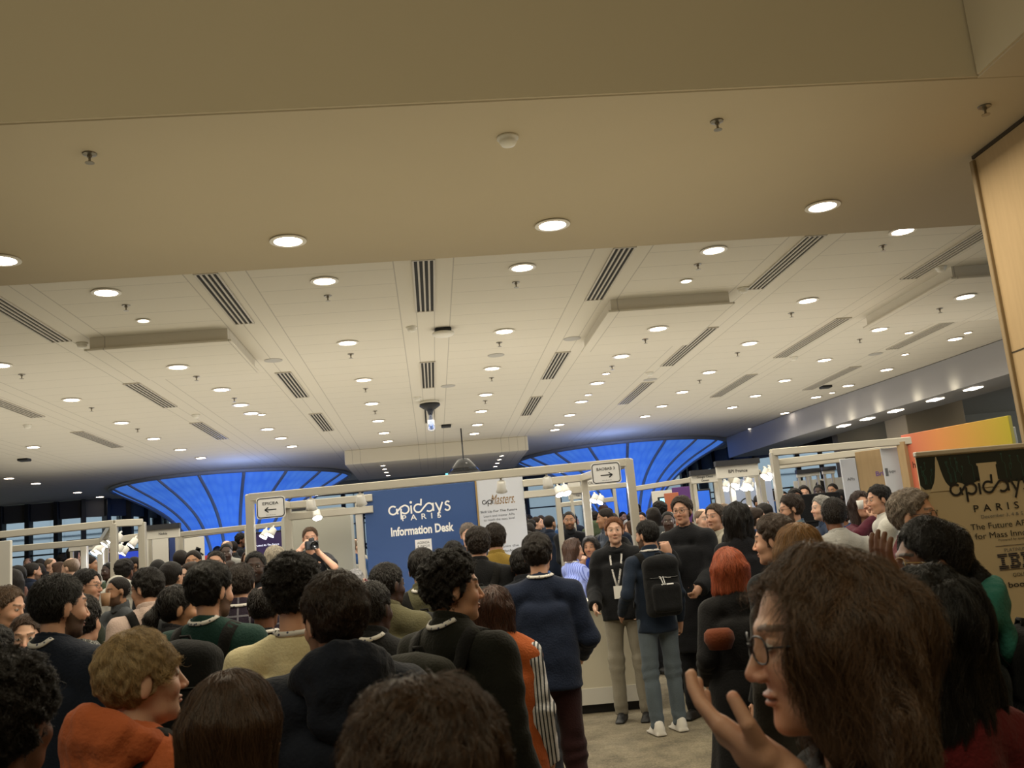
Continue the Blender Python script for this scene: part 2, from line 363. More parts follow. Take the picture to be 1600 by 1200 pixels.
    # clothing -----------------------------------------------------------
    def top_sdf(s, kind, seed=0, hem=.86, infl=.016, sleeve=1.0, neck=.07, amp=.006, straight=1.0, ztop=0):
        k = s.k; fa = s.fat; i = infl
        def f(P):
            U = s.up(P); rx = (.148*s.w*fa*k+i)*straight; ry = (.105*fa*k+i)
            q = U.copy(); t = np.clip((U[:, 2]/k-hem)/(1.35-hem), 0, 1); ex = rx*(1.12-.06*t-(.10*np.sin(t*3.14) if s.fem else 0.02)); ey = ry*(1.12-.12*t)
            cyl = (np.sqrt((q[:, 0]/ex)**2+((q[:, 1]+.004)/ey)**2)-1)*ry
            cyl = smax(cyl, U[:, 2]-1.36*k, .07); d = cyl
            for sx in (-1, 1): d = smin(d, rc(U, (sx*.03, -.018, 1.457*k), (sx*(s.sw-.02), -.004, 1.397*k), .052*k+i, .050*k+i), .03)
            d = smin(d, rc(U, (0, -.02, 1.40*k), s.nb+[0, -.012, .0+ztop], .075*k+i*.5, .052+i*.6), .035)
            if s.fem: d = smin(d, ell(np.abs(U*[1, 0, 0])+U*[0, 1, 1], (.07*k, .075*k, 1.27*k), (.06, .06, .06)), .05)
            if sleeve > 0:
                for A in s.arms:
                    sh, el, wr = A[:3]; ca = U
                    if sleeve < .6: w2 = sh+(el-sh)*(sleeve/.5); a = rc(U, sh, w2, .047*k+i, .045*k+i*1.4)
                    else:
                        w2 = el+(wr-el)*((sleeve-.5)*2); a = smin(rc(U, sh, el, .047*k+i, .041*k+i*.9), rc(U, el, w2, .041*k+i*.9, .031*k+i), .02)
                        u = (U-el)@nrm(wr-el); a = a+amp*.6*np.sin(u*60+wob(U, 14, seed)*4)*np.exp(-(u/.13)**2)
                        a = smax(a, (U-w2)@nrm(wr-el)-.006, .008)
                    d = smin(d, a, .022)
            d = d+amp*wob(U, 16/k, seed)+amp*.6*wob(U, 37/k, seed*2+1)
            d = smax(d, hem*k-U[:, 2]+.008*wob(U, 12, seed), .01)
            d = smax(d, -rc(U, s.nb+[0, .012, .02+ztop], s.nb+[0, .03, .3], neck, neck+.02), .01)
            return d
        return f
    def collar_sdf(s, h=.035, r=.068, th=.008, tilt=.35):
        def f(P):
            U = s.up(P)-s.nb; z = U[:, 2]-.0+U[:, 1]*tilt; rr = np.sqrt(U[:, 0]**2+((U[:, 1]-.005)*1.05)**2)
            return smax(np.abs(rr-(r-z*.15))-th, np.abs(z-.012)-h, .006)
        return f
    def hood_sdf(s, seed=0):
        def f(P):
            U = s.up(P)-s.nb; q = U-[0, -.015, .0]; a = np.arctan2(q[:, 0], -q[:, 1]); rr = np.sqrt((q[:, 0]/1.08)**2+q[:, 1]**2)
            back = np.exp(-(a/1.5)**2); R0 = .100+.026*back; z0 = .008+.020*back-.060*(1-back); d = np.sqrt((rr-R0)**2+((q[:, 2]-z0)/(1+.5*back))**2)-(.024+.026*back)
            d = smin(d, ell(U, (0, -.135, -.085), (.115, .042, .10)), .04)
            d = smax(d, -rc(U, (0, .0, 0), (0, .02, .3), .074, .09), .012)
            return d+.006*wob(P, 30, seed)+.004*wob(P, 60, seed+2)
        return f
    def trousers_sdf(s, infl=.014, seed=3, amp=.005, hemz=.05):
        k = s.k; fa = s.fat
        def f(P):
            d = ell(P, (0, 0, .95*k), ((.143+infl)*k*fa, (.092+infl)*k*fa, .13*k)); d = smax(d, ((P-s.hip)@s.RL)[:, 2]-.09, .02)
            for hp, kn, an in s.legs:
                d = smin(d, smin(rc(P, hp, kn, .074*k+infl, .056*k+infl), rc(P, kn, an, .056*k+infl, .045*k+infl*1.1), .02), .03)
            for hp, kn, an in s.legs:
                d = d+amp*1.2*np.sin(P[:, 2]*60+wob(P, 12, seed)*3)*np.exp(-((P[:, 2]-kn[2])/.12)**2)*.5+amp*np.sin(P[:, 2]*80+wob(P, 14, seed+1)*3)*np.exp(-((P[:, 2]-an[2]-.03)/.08)**2)*.5
            d = d+amp*wob(P, 17, seed); return smax(d, hemz*k-P[:, 2], .006)
        return f
    def skirt_sdf(s, hem=.35, flare=.1, seed=1, infl=.02):
        k = s.k
        def f(P):
            t = np.clip((1.05*k-P[:, 2])/((1.05-hem)*k), 0, 1); a = np.arctan2(P[:, 1], P[:, 0]); R = .135*k*s.fat+infl+flare*t+.01*t*np.sin(a*9+seed)
            hipb = .03*np.exp(-((P[:, 2]-.95*k)/.12)**2); d = (np.sqrt(P[:, 0]**2+(P[:, 1]*1.2)**2)-R-hipb)*.9
            return smax(smax(d, P[:, 2]-1.08*k, .02), hem*k-P[:, 2], .01)+.003*wob(P, 14, seed)
        return f
    def shoe_sdf(s, i):
        k = s.k; an = s.legs[i][2]
        def f(P):
            q = P-[an[0], an[1], 0]; d = rbox(q, (0, .045*k, .012*k), (.046*k, .135*k, .014), .012); d = smin(d, rc(q, (0, -.04*k, .05*k), (0, .12*k, .035*k), .042*k, .032*k), .02)
            d = smin(d, rc(q, (0, -.03*k, .05*k), (0, -.03*k, .09*k), .045*k, .042*k), .02); return smax(d, -P[:, 2]+.001, .003)
        return f
    # hair ----------------------------------------------------------------
    def hair_sdf(s, kind, seed=0, vol=1.0, bald=0):
        """head-frame signed distance of the hair volume"""
        def f(Pw):
            q = s.hd(s.up(Pw)); t = {'short': .011, 'crop': .005, 'curly': .020, 'bun': .006, 'pony': .008, 'long': .016, 'bob': .016, 'fringe': .018, 'wavy': .022, 'bobw': .022}[kind]*vol
            az = 1.0
            tf_ = t*np.clip((.095-q[:, 1])/.05, .30+.5*np.clip((q[:, 2]-.095)/.02, 0, 1), 1); d = ell(q, (0, -.014, .03), (.0775, .098, .093))-tf_*(.55+.45*np.clip(q[:, 2]/.08, 0, 1.3) if kind != 'bobw' else 1-.75*np.clip(q[:, 2]/.10, 0, 1))
            x, y, z = q[:, 0], q[:, 1], q[:, 2]
            # face opening
            side = {'long': .03, 'bob': .035, 'wavy': .03, 'pony': .02, 'bobw': -.018}.get(kind, .012)
            low = {'short': -.055, 'crop': -.05, 'curly': -.065, 'bun': -.055, 'pony': -.06, 'long': -.3, 'bob': -.13, 'fringe': -.075, 'wavy': -.3, 'bobw': -.16}[kind]
            hl = {'fringe': .035, 'crop': .088}.get(kind, .090)+bald*.05; hl = hl-7.0*np.abs(q[:, 0])**2+.006*wob(q, 150, seed)
            if kind in ('long', 'bob', 'wavy', 'bobw'):
                L = {'bobw': .15, 'long': .27, 'bob': .13, 'wavy': .20}[kind]
                w = .084+t; tt = np.clip(-z/L, 0, 1)
                sh = np.sqrt((x/(w*(1+.10*tt*vol)))**2+((y+.028)/(.088*(1-.18*tt)))**2)
                sh = (sh-1)*.08; sh = smax(smax(sh, -L-z, .03), z-.03, .03)
                d = smin(d, sh, .04)
                face = smax(smax(y*-1+side, z-hl-(.012 if kind != 'long' else 0), .02), np.abs(x)-.058-.01*vol, .012); neckc = smax(smax(-(y+.03), z+.05, .02), np.abs(x)-.05, .01)
                d = smax(d, -face, .008); d = smax(d, -neckc, .01)
            else:
                # plane slanting from forehead hairline down behind the ears
                cut = np.maximum(np.minimum(z-low-(.0 if True else 0), 9), -9)
                yh = np.where(z > hl, 9, np.where(z > -.03, side+.045*np.clip((z+.0)/.06, 0, 1), np.interp(z, [-.12, -.03], [-.045, -.01])))+.005*wob(q, 120, seed+1)
                d = smax(d, y-yh-.02*0, .012); d = smax(d, low-z+.35*np.clip(y, 0, 1), .012)
                ear = ell(np.abs(q*[1, 0, 0])+q*[0, 1, 1], (.085, -.003, -.012), (.026, .024, .034)); d = smax(d, -ear, .008)
            if bald > 1: pass
            if bald: 
                top = ell(q, (0, -.02+.02*bald, .14), (.05+.01*bald, .07, .05)); d = smax(d, -top, .02)
            if kind == 'bun': d = smin(d, ell(q, (0, -.10, .05), (.032, .03, .032)), .01)
            if kind == 'pony':
                d = smin(d, rc(q, (0, -.10, .03), (0, -.145, -.05), .022, .032), .01); d = smin(d, rc(q, (0, -.145, -.05), (.0, -.13, -.2), .032, .015), .02)
            az = np.clip(1-.6*np.clip(q[:, 2]/.1, 0, 1), .4, 1) if kind == 'bobw' else 1.0; A, Fq = {'curly': (.009, 95), 'short': (.0035, 75), 'fringe': (.006, 60), 'wavy': (.010, 42), 'bobw': (.013, 34), 'long': (.005, 38), 'bob': (.004, 45), 'pony': (.003, 50)}.get(kind, (.001, 60))
            st = q.copy()
            if kind in ('long', 'bob', 'wavy', 'pony', 'bobw'): st[:, 2] *= .35
            d = d+A*az*vol*wob(st, Fq, seed)+A*.5*wob(st, Fq*2.3, seed+3)
            return d*s.hs
        return f
def hairbox(s, kind):
    lo = {'long': -.34, 'wavy': -.30, 'bob': -.2, 'bobw': -.22, 'pony': -.28}.get(kind, -.13)
    c = np.array([[x, y, z] for x in (-.135, .135) for y in (-.21, .15) for z in (lo, .175)])
    w = s.hdi(c); return w.min(0)-.01, w.max(0)+.01
def run(f, lo, hi, h, zones=None, amp=.012):
    z = zones or [[], [], []]; return nets(f, *[axis(lo[i], hi[i], h, z[i]) for i in range(3)], amp=amp)
SKIN = {'light': 'c4967c', 'pale': 'd2a890', 'tan': 'a57a5c', 'brown': '6e4630', 'dark': '3d261b'}
def body_mesh(s, h, hh, skin='light', hairc='201510', beard=0, brows=True, bald=0, hands=()):
    zones = [[], [], []]; c = s.upi(s.hc)
    for i, w in enumerate((.085, .11, .13)): zones[i].append((c[i]+(0 if i != 1 else 0), w*s.hs, hh))
    for hnd in hands:
        A = s.arms[hnd]; w = s.upi(A[2]+A[3]*.08)
        for i in range(3): zones[i].append((w[i], .10, max(hh, .0045)))
    allp = np.array([s.upi(p) for A in s.arms for p in (A[0], A[1], A[2]+A[3]*.2)]+[s.hdi((0, 0, .13))]+[l[2] for l in s.legs]+[s.upi(s.hc)])
    lo = allp.min(0)-[.1, .14, .0]; hi = allp.max(0)+[.1, .16, .03]; lo[2] = -.005; lo[:2] = np.minimum(lo[:2], [-.24, -.22]); hi[:2] = np.maximum(hi[:2], [.24, .2])
    V, Q = run(s.body, lo, hi, h, zones, amp=.004)
    me = mesh_np(V, Q); base = np.array(srgb(SKIN.get(skin, skin))); C = np.tile(base, (len(V), 1)); q = s.hd(s.up(V)); ax = q.copy(); ax[:, 0] = np.abs(ax[:, 0])
    hc = np.array(srgb(hairc)); inh = (np.abs(q) < .16).all(1)
    def paint(m, col, a=1.0): C[m] = C[m]*(1-a)+np.array(col)*a
    C *= (1+.06*wob(V, 40, 1))[:, None]
    red = base*np.array([.95, .62, .6])
    paint(inh & (np.abs(q[:, 2]+.03) < .016) & (q[:, 1] > .09), red, .35)
    ck = inh & (((ax-[.04, .075, -.03])**2).sum(1) < .022**2); paint(ck, base*np.array([1, .75, .7]), .35)
    if beard:
        b = inh & (q[:, 2] < -.045+.035*np.clip(1-(q[:, 1])/.05, 0, 1)) & (q[:, 1] > .0) & (q[:, 2] > -.125); paint(b, hc*.8+base*.08, beard)
        paint(inh & (np.abs(q[:, 2]+.047) < .006) & (q[:, 1] > .085) & (ax[:, 0] < .03), hc, beard)
    lips = inh & (((q-[0, .095, -.061])/np.array([.025, .02, .011])) ** 2).sum(1).__lt__(1); paint(lips, red*.8, .8)
    paint(inh & (np.abs(q[:, 2]+.061) < .0018) & (q[:, 1] > .085) & (ax[:, 0] < .02), base*.2, .8)
    if brows: paint(inh & (np.abs(ax[:, 2]-.032-.15*(.03-np.abs(ax[:, 0]-.03))) < .0045) & (ax[:, 0] > .012) & (ax[:, 0] < .05) & (q[:, 1] > .055), hc, .85)
    paint(inh & (((ax-[.031, .09, .011])/np.array([.017, .03, .010]))**2).sum(1).__lt__(1), base*.45, .8)
    paint(inh & (((ax-[.031, .09, .0105])/np.array([.0125, .02, .0052]))**2).sum(1).__lt__(1), (.55, .52, .48), 1)
    paint(inh & (((ax-[.030, .09, .0105])/np.array([.0055, .02, .0058]))**2).sum(1).__lt__(1), (.02, .012, .008), 1)
    if not bald: paint(inh & (q[:, 2] > .082) & (q[:, 1] < .09), hc, .95); paint(inh & (q[:, 1] < -.02) & (q[:, 2] > -.055), hc, .95)
    at = me.color_attributes.new('Col', 'FLOAT_COLOR', 'POINT'); at.data.foreach_set('color', np.concatenate([np.clip(C, 0, 1), np.ones((len(V), 1))], 1).astype(np.float32).ravel())
    return me
def strands(s, f, kind, n, length, rad, col, parent, seed=0, curl=0.0, layer=.012, V=None, drop=0):
    """combed hair fibres that follow the hair volume f"""
    rng = np.random.default_rng(seed); P = V[rng.integers(0, len(V), n)].copy(); q = s.hd(s.up(P))
    keep = ((q[:, 2] > -.02) | (q[:, 1] < 0.02)); P = P[keep]; n = len(P); steps = 7
    lay = rng.random(n)**1.3*layer; L = length*(.6+.7*rng.random(n)); crown = s.hdi([[0, -.055, .13]])[0]
    ph = rng.random((n, 2))*6.28; pts = np.zeros((n, steps, 3)); D = None
    drift = rng.normal(size=(n, 3))*.32
    clump = np.stack([wob(P, 55, seed), wob(P, 48, seed+5), wob(P, 50, seed+9)], 1)*.7
    for i in range(steps):
        d = f(P); e = 2e-3; g = np.stack([f(P+[e, 0, 0])-d, f(P+[0, e, 0])-d, f(P+[0, 0, e])-d], 1); g /= np.linalg.norm(g, axis=1)[:, None]+1e-9
        P = P-g*np.clip((d-lay*(.25+.75*i/steps)), -.02, .02)[:, None]; pts[:, i] = P
        out = P-crown; out /= np.linalg.norm(out, axis=1)[:, None]+.02
        flow = out*.8+np.array([0, 0, -1.0])*(.35+drop)+drift+clump
        if curl: u = np.cross(g, out); flow = flow+curl*(u*np.cos(ph[:, :1]+i*1.8)+np.cross(u, g)*np.sin(ph[:, :1]+i*1.8))
        flow -= g*(flow*g).sum(1)[:, None]*(.85 if kind != 'curly' else .6); flow /= np.linalg.norm(flow, axis=1)[:, None]+1e-9
        P = P+flow*(L/steps)[:, None]
    cu = bpy.data.hair_curves.new('hair_strands'); cu.add_curves([steps]*n); cu.attributes['position'].data.foreach_set('vector', pts.reshape(-1).astype(np.float32))
    ra = cu.attributes.get('radius') or cu.attributes.new('radius', 'FLOAT', 'POINT'); ra.data.foreach_set('value', (np.tile(np.linspace(1, .35, steps), n)*rad).astype(np.float32))
    cu.materials.append(strand_mat(col)); o = bpy.data.objects.new('hair_strands', cu); COL.objects.link(o); o.parent = parent; return o
def band(f, path, width, lvl, wdir=None, sub=40):
    """ribbon lying on the surface f along a path"""
    path = np.array(path, float); t = np.linspace(0, len(path)-1, sub); P = np.stack([np.interp(t, np.arange(len(path)), path[:, i]) for i in range(3)], 1)
    for _ in range(3): P[1:-1] = (P[:-2]+P[2:]+2*P[1:-1])/4
    P, g = project(f, P, lvl)
    for _ in range(2): P[1:-1] = (P[:-2]+P[2:]+2*P[1:-1])/4
    T = np.gradient(P, axis=0); T /= np.linalg.norm(T, axis=1)[:, None]+1e-9; B = np.cross(T, g); B /= np.linalg.norm(B, axis=1)[:, None]+1e-9
    th = .0025; V = []
    for a, b in ((-1, 0), (1, 0), (1, 1), (-1, 1)): V.append(P+B*width/2*a+g*th*(2*b-1))
    V = np.stack(V, 1).reshape(-1, 3); Q = []
    for i in range(sub-1):
        for j in range(4): Q.append((4*i+j, 4*i+(j+1) % 4, 4*i+4+(j+1) % 4, 4*i+4+j))
    Q += [(3, 2, 1, 0), (4*sub-4, 4*sub-3, 4*sub-2, 4*sub-1)]
    return mesh_np(V, Q, False)
# ------------------------------------------------------------------ a dressed person
def face_dir(yaw): return -math.radians(yaw)
def glasses(s, root, col='151515', thin=.0016, rnd=.022):
    b = MB()
    for sx in (-1, 1):
        pts = []
        for j in range(16):
            a = 2*math.pi*j/16; x = rnd*1.15*np.sign(math.cos(a))*abs(math.cos(a))**.8; z = rnd*.85*np.sign(math.sin(a))*abs(math.sin(a))**.8
            pts.append(s.hdi((sx*.032+x, .104-abs(sx*.032+x)*.18, .008+z)))
        b.tube(pts, thin, 6, closed=True)
        b.tube([s.hdi((sx*.057, .092, .012)), s.hdi((sx*.078, .06, .012)), s.hdi((sx*.083, -.0, .010)), s.hdi((sx*.08, -.015, -.005))], thin, 6)
    b.tube([s.hdi((-.009, .103, .012)), s.hdi((0, .106, .015)), s.hdi((.009, .103, .012))], thin, 6)
    return b.build('glasses', mat('frame_'+col, col, .35), root, smooth=True)
def lanyard(s, root, f, front=True, col='d8d4cc', w=.018):
    k = s.k; nb = s.nb; P = []
    if front: P.append(s.upi((.008, .17*k, 1.16*k))); P.append(s.upi((.05, .14*k, 1.32*k)))
    for a in np.linspace(60, 300, 13):
        r = math.radians(a); P.append(s.upi(nb+np.array([math.sin(r)*.078, math.cos(r)*.08, .006-.03*max(0, math.cos(r))])))
    if front: P.append(s.upi((-.05, .14*k, 1.32*k))); P.append(s.upi((-.008, .17*k, 1.16*k)))
    me = band(f, P, w, .005, sub=56)
    m = mat('lanyard_cloth', col, .7)
    if 'pattern' not in m:
        m['pattern'] = 1; nt = m.node_tree; b = nt.nodes['Principled BSDF']; tc = nt.nodes.new('ShaderNodeTexCoord'); v = nt.nodes.new('ShaderNodeTexVoronoi'); v.inputs['Scale'].default_value = 55
        r = nt.nodes.new('ShaderNodeValToRGB'); r.color_ramp.elements[0].position = .22; r.color_ramp.elements[1].position = .3; r.color_ramp.elements[0].color = (.05, .06, .12, 1); r.color_ramp.elements[1].color = (.62, .6, .57, 1)
        nt.links.new(tc.outputs['Object'], v.inputs['Vector']); nt.links.new(v.outputs['Distance'], r.inputs[0]); nt.links.new(r.outputs[0], b.inputs['Base Color'])
    o = link('lanyard', me, m, root)
    if front:
        c = s.upi((0, .175*k, 1.10*k)); Pp, g = project(f, np.array([c]), .012); b = MB(); b.box(Pp[0], (.09, .006, .12), R=s.RL); b.build('badge', mat('badge_card', 'e8e6e0', .5), o)
    return o
def straps(s, f, parent, col, w=.055):
    k = s.k
    for sx in (-1, 1):
        x = sx*.105*k*s.w
        P = [(x*.8, -.17*k, 1.36*k), (x, -.12*k, 1.42*k), (x*1.05, -.02*k, 1.50*k), (x*1.1, .1*k, 1.42*k), (x*1.15, .16*k, 1.28*k), (x*1.5, .10*k, 1.12*k), (x*1.7, .0, 1.05*k)]
        link('shoulder_strap', band(f, [s.upi(p) for p in P], w, .008, sub=28), col, parent)
def backpack(s, f, root_loc, rz, label, colr, w=.30, h=.46, d=.15, zc=1.20, h_=.012, logo=False, pockets=True, seed=0, kindcol=None):
    k = s.k; o = empty('backpack', root_loc, rz, label=label, cat='backpack')
    m = fabric(colr); c0 = np.array([0, -(.125*k*s.fat+.02+d/2), zc*k])
    def fb(P):
        U = s.up(P)-c0; q = rbox(U+np.array([0, 0, 0])*0, (0, 0, 0), (w/2, d/2, h/2), .06); q = smin(q, ell(U, (0, -.02, h*.42), (w*.44, d*.5, h*.14)), .05)
        if pockets: q = smin(q, rbox(U, (0, -d/2-.01, -h*.18), (w*.40, .04, h*.24), .035), .012)
        seam = np.abs(U[:, 2]-h*.12-.10*np.abs(U[:, 1])); q = q+.006*np.exp(-(seam/.006)**2)
        return q+.004*wob(P, 22, seed)+.002*wob(P, 60, seed)
    e = np.array([w, d+.1, h])*.5+.1; cw = s.upi(c0); V, Q = run(fb, cw-e, cw+e, h_)
    link('bag_body', mesh_np(V, Q), m, o)
    sm = fabric('0e0e0e' if kindcol is None else kindcol); straps(s, f, o, sm)
    b = MB(); b.tube([s.upi(c0+[-.03, .03, h*.5]), s.upi(c0+[-.02, .02, h*.5+.04]), s.upi(c0+[.02, .02, h*.5+.04]), s.upi(c0+[.03, .03, h*.5])], .008, 6); b.build('grab_handle', sm, o, smooth=True)
    b = MB(); z = zc*k+.05*h
    P = [s.upi(c0+[x*w, -d/2-.006-.05*0-(.0), h*.12+.02]) for x in np.linspace(-.42, .42, 9)]; Pp, g = project(fb, np.array(P), .002); b.tube(Pp, .0035, 5); b.build('zip', mat('zip_metal', '4a4a4a', .4, .6), o)
    if logo:
        b = MB(); b.cur = 0
        for r in (.012, .022, .032):
            P = [s.upi(c0+[-.05+math.cos(a)*r*1.1, -d/2-.06, .06+math.sin(a)*r]) for a in np.linspace(0, math.pi/2, 7)]; Pp, g = project(fb, np.array(P), .002); b.tube(Pp, .0042, 5)
        for i, zz in enumerate((.056, .040, .024)):
            P = [s.upi(c0+[-.012+x, -d/2-.06, .03+zz]) for x in (.01, .04, .075)]; Pp, g = project(fb, np.array(P), .002); b.tube(Pp, .0045, 5)
        b.build('logo', mat('logo_white', 'd8d8d8', .6), o)
    return o
HAIRC = {'black': '120e0c', 'dark': '1e1612', 'brown': '32231a', 'lightbrown': '6a4e34', 'blond': '8a6a42', 'grey': '7a7672', 'red': 'a04a2a', 'ginger': '7e4e30', 'white': 'b8b2a8', 'greybrown': '55483c'}
PERSONS = []
def person(px, py, Y, yaw, label, top=('shirt', '333333'), bottom=('trousers', '22242a'), hair=('short', 'dark'), skin='light', shoes='141414', q=1.0,
           head=(0, 0, 0), hs=None, glass=None, lany=False, pack=None, strand=0, slen=.05, curl=0, srad=.0006, beard=0, bald=0, legs=True, hands=(), lanf=False, thumb=None, base=None, w=1.0, fat=1.0,
           female=False, lean=0, armL=None, armR=None, stride=0, side=0, topkw=None, hvol=1.0, top2=None, X=None, name='person', Hh=None, slayer=.012, sdef=True, dx=None, cat='person', group=None, hhmin=None):
    """(px, py): where the crown of the head shows; Y: how far into the hall the person stands; yaw 0 looks away from the camera, 90 to the right"""
    c = aty(px, py, Y); base = zf(c[1]) if base is None else base; H = c[2]+0.012-base; seed = abs(int(px*7+py))
    hs = hs or min(1.10, max(.95, .5+.5*H/1.72)); s = Fig(H, hs, w, fat, female, lean, head, None, None, stride, side)
    rz = face_dir(yaw); ht = s.hdi((0, 0, .12)); off = Rz(rz)@np.array([ht[0], ht[1], 0]); org = np.array([c[0]-off[0], c[1]-off[1], base]); arms_ = []
    for A in (armL, armR):
        if A and 'px' in A:
            A = dict(A); A['w'] = s.up((aty(*A.pop('px'))-org)@Rz(rz)); A['rel'] = False
            for kk in ('dir', 'palm'):
                if kk in A: A[kk] = (np.array(A[kk], float)@Rz(rz))@s.RL
        arms_.append(A)
    s = Fig(H, hs, w, fat, female, lean, head, arms_[0], arms_[1], stride, side)
    if thumb: s.thumb = {kk: np.array(v, float) for kk, v in thumb.items()}
    ht = s.hdi((0, 0, .12)); rz = face_dir(yaw); off = Rz(rz)@np.array([ht[0], ht[1], 0])
    dz = (H-ht[2])
    if dz > .02:       # leaning people: lengthen so that the crown stays where it is seen
        H2 = H+dz*.0
    loc = (c[0]-off[0], c[1]-off[1], base)
    if lean or side:
        d = ray(px, py); t = (s.hdi((0, 0, .12))[2]+base-EYE)
    hb = max(.010, Y*.0026)*q; hh = max(.0034, Y*.0009)*q; ht_ = max(.0075, Y*.0019)*q; hr = max(.0045, Y*.0011)*q
    if hhmin: hh = hhmin
    if not strand and sdef and hair: strand, slen, srad = (3500, .035 if hair[0] in ('short', 'crop', 'curly', 'bun', 'pony') else .08, .0011)
    if hair and hair[0] == 'crop': slen = min(slen, .016)
    hk, hcn = hair if hair else ('crop', 'dark'); hc = HAIRC.get(hcn, hcn)
    root = empty(name, loc, rz, label=label, cat=cat, group=group)
    link('body', body_mesh(s, hb, hh, skin, hc, beard, bald=bald if hair else 1, hands=hands), skin_mat(), root)
    if hair:
        hf = s.hair_sdf(hk, seed % 17, hvol, bald); lo, hi = hairbox(s, hk); V, Q = run(hf, lo, hi, hr)
        ho = link('hair', mesh_np(V, Q), hair_mat(hc), root)
        if strand: strands(s, hf, hk, strand, slen, srad, hc, ho, seed, curl, slayer, V, drop=.8 if hk in ('long', 'bob', 'wavy', 'bobw') else 0)
    tk = dict(hem=.86, infl=.016, sleeve=1.0, neck=.068, amp=.006)
    kind = top[0]
    tk.update({'shirt': dict(amp=.008, infl=.014), 'tshirt': dict(sleeve=.34, infl=.014), 'sweater': dict(amp=.005, infl=.02), 'jacket': dict(infl=.032, amp=.007, hem=.83), 'hoodie': dict(infl=.034, amp=.009, hem=.86),
               'coat': dict(infl=.04, amp=.007, hem=.52, straight=1.08), 'blazer': dict(infl=.026, amp=.004, hem=.80), 'dress': dict(infl=.014, hem=.9), 'puffer': dict(infl=.05, amp=.012)}.get(kind, {}))
    if topkw: tk.update(topkw)
    tf = s.top_sdf(kind, seed % 13, **tk)
    allp = np.array([s.upi(p) for A in s.arms for p in A[:3]]+[s.upi((0, 0, 1.5*s.k)), s.upi((0, 0, tk['hem']*s.k))]); lo = allp.min(0)-.13; hi = allp.max(0)+.13
    lo[:2] = np.minimum(lo[:2], [-.27, -.24]); hi[:2] = np.maximum(hi[:2], [.27, .24]); lo[2] = min(lo[2], tk['hem']*s.k-.1)
    V, Q = run(tf, lo, hi, ht_); tm = top[1] if not isinstance(top[1], str) else fabric(top[1])
    names = {'tshirt': 't_shirt', 'puffer': 'puffer_jacket'}; link(names.get(kind, kind), mesh_np(V, Q), tm, root)
    if kind == 'hoodie' or top2 == 'hood':
        n = s.upi(s.nb); V, Q = run(s.hood_sdf(seed % 7), n-[.2, .25, .24], n+[.2, .17, .12], ht_); link('hood', mesh_np(V, Q), tm, root)
    if kind in ('shirt', 'jacket', 'blazer', 'coat') or top2 == 'collar':
        n = s.upi(s.nb); V, Q = run(s.collar_sdf(h=.03 if kind != 'jacket' else .04, r=.072), n-[.12, .12, .08], n+[.12, .12, .09], min(ht_, .009)); link('collar', mesh_np(V, Q), tm, root)
    bm = bottom[1] if not isinstance(bottom[1], str) else fabric(bottom[1])
    if bottom[0] == 'skirt':
        sf = s.skirt_sdf(hem=bottom[2] if len(bottom) > 2 else .35); V, Q = run(sf, np.array([-.42, -.4, .1]), np.array([.42, .4, 1.15*s.k]), ht_*1.3); link('skirt', mesh_np(V, Q), bm, root)
    elif legs:
        ap = np.array([p for l in s.legs for p in l]); lo = ap.min(0)-.14; hi = ap.max(0)+.2; lo[2] = 0; lo[:2] = np.minimum(lo[:2], -.22); hi[:2] = np.maximum(hi[:2], .22)
        V, Q = run(s.trousers_sdf(), lo, hi, ht_*1.2); link('trousers', mesh_np(V, Q), bm, root)
    if legs:
        for i in (0, 1):
            an = s.legs[i][2]; V, Q = run(s.shoe_sdf(i), np.array([an[0]-.09, an[1]-.13, -.01]), np.array([an[0]+.09, an[1]+.25, .17]), max(.009, ht_)); link('shoe', mesh_np(V, Q), mat('shoe_'+shoes, shoes, .55), root)
    if glass: glasses(s, root, glass)
    if lany: lanyard(s, root, tf, lanf)
    if pack: backpack(s, tf, loc, rz, **pack)
    PERSONS.append((root, s, tf)); return root, s, tf
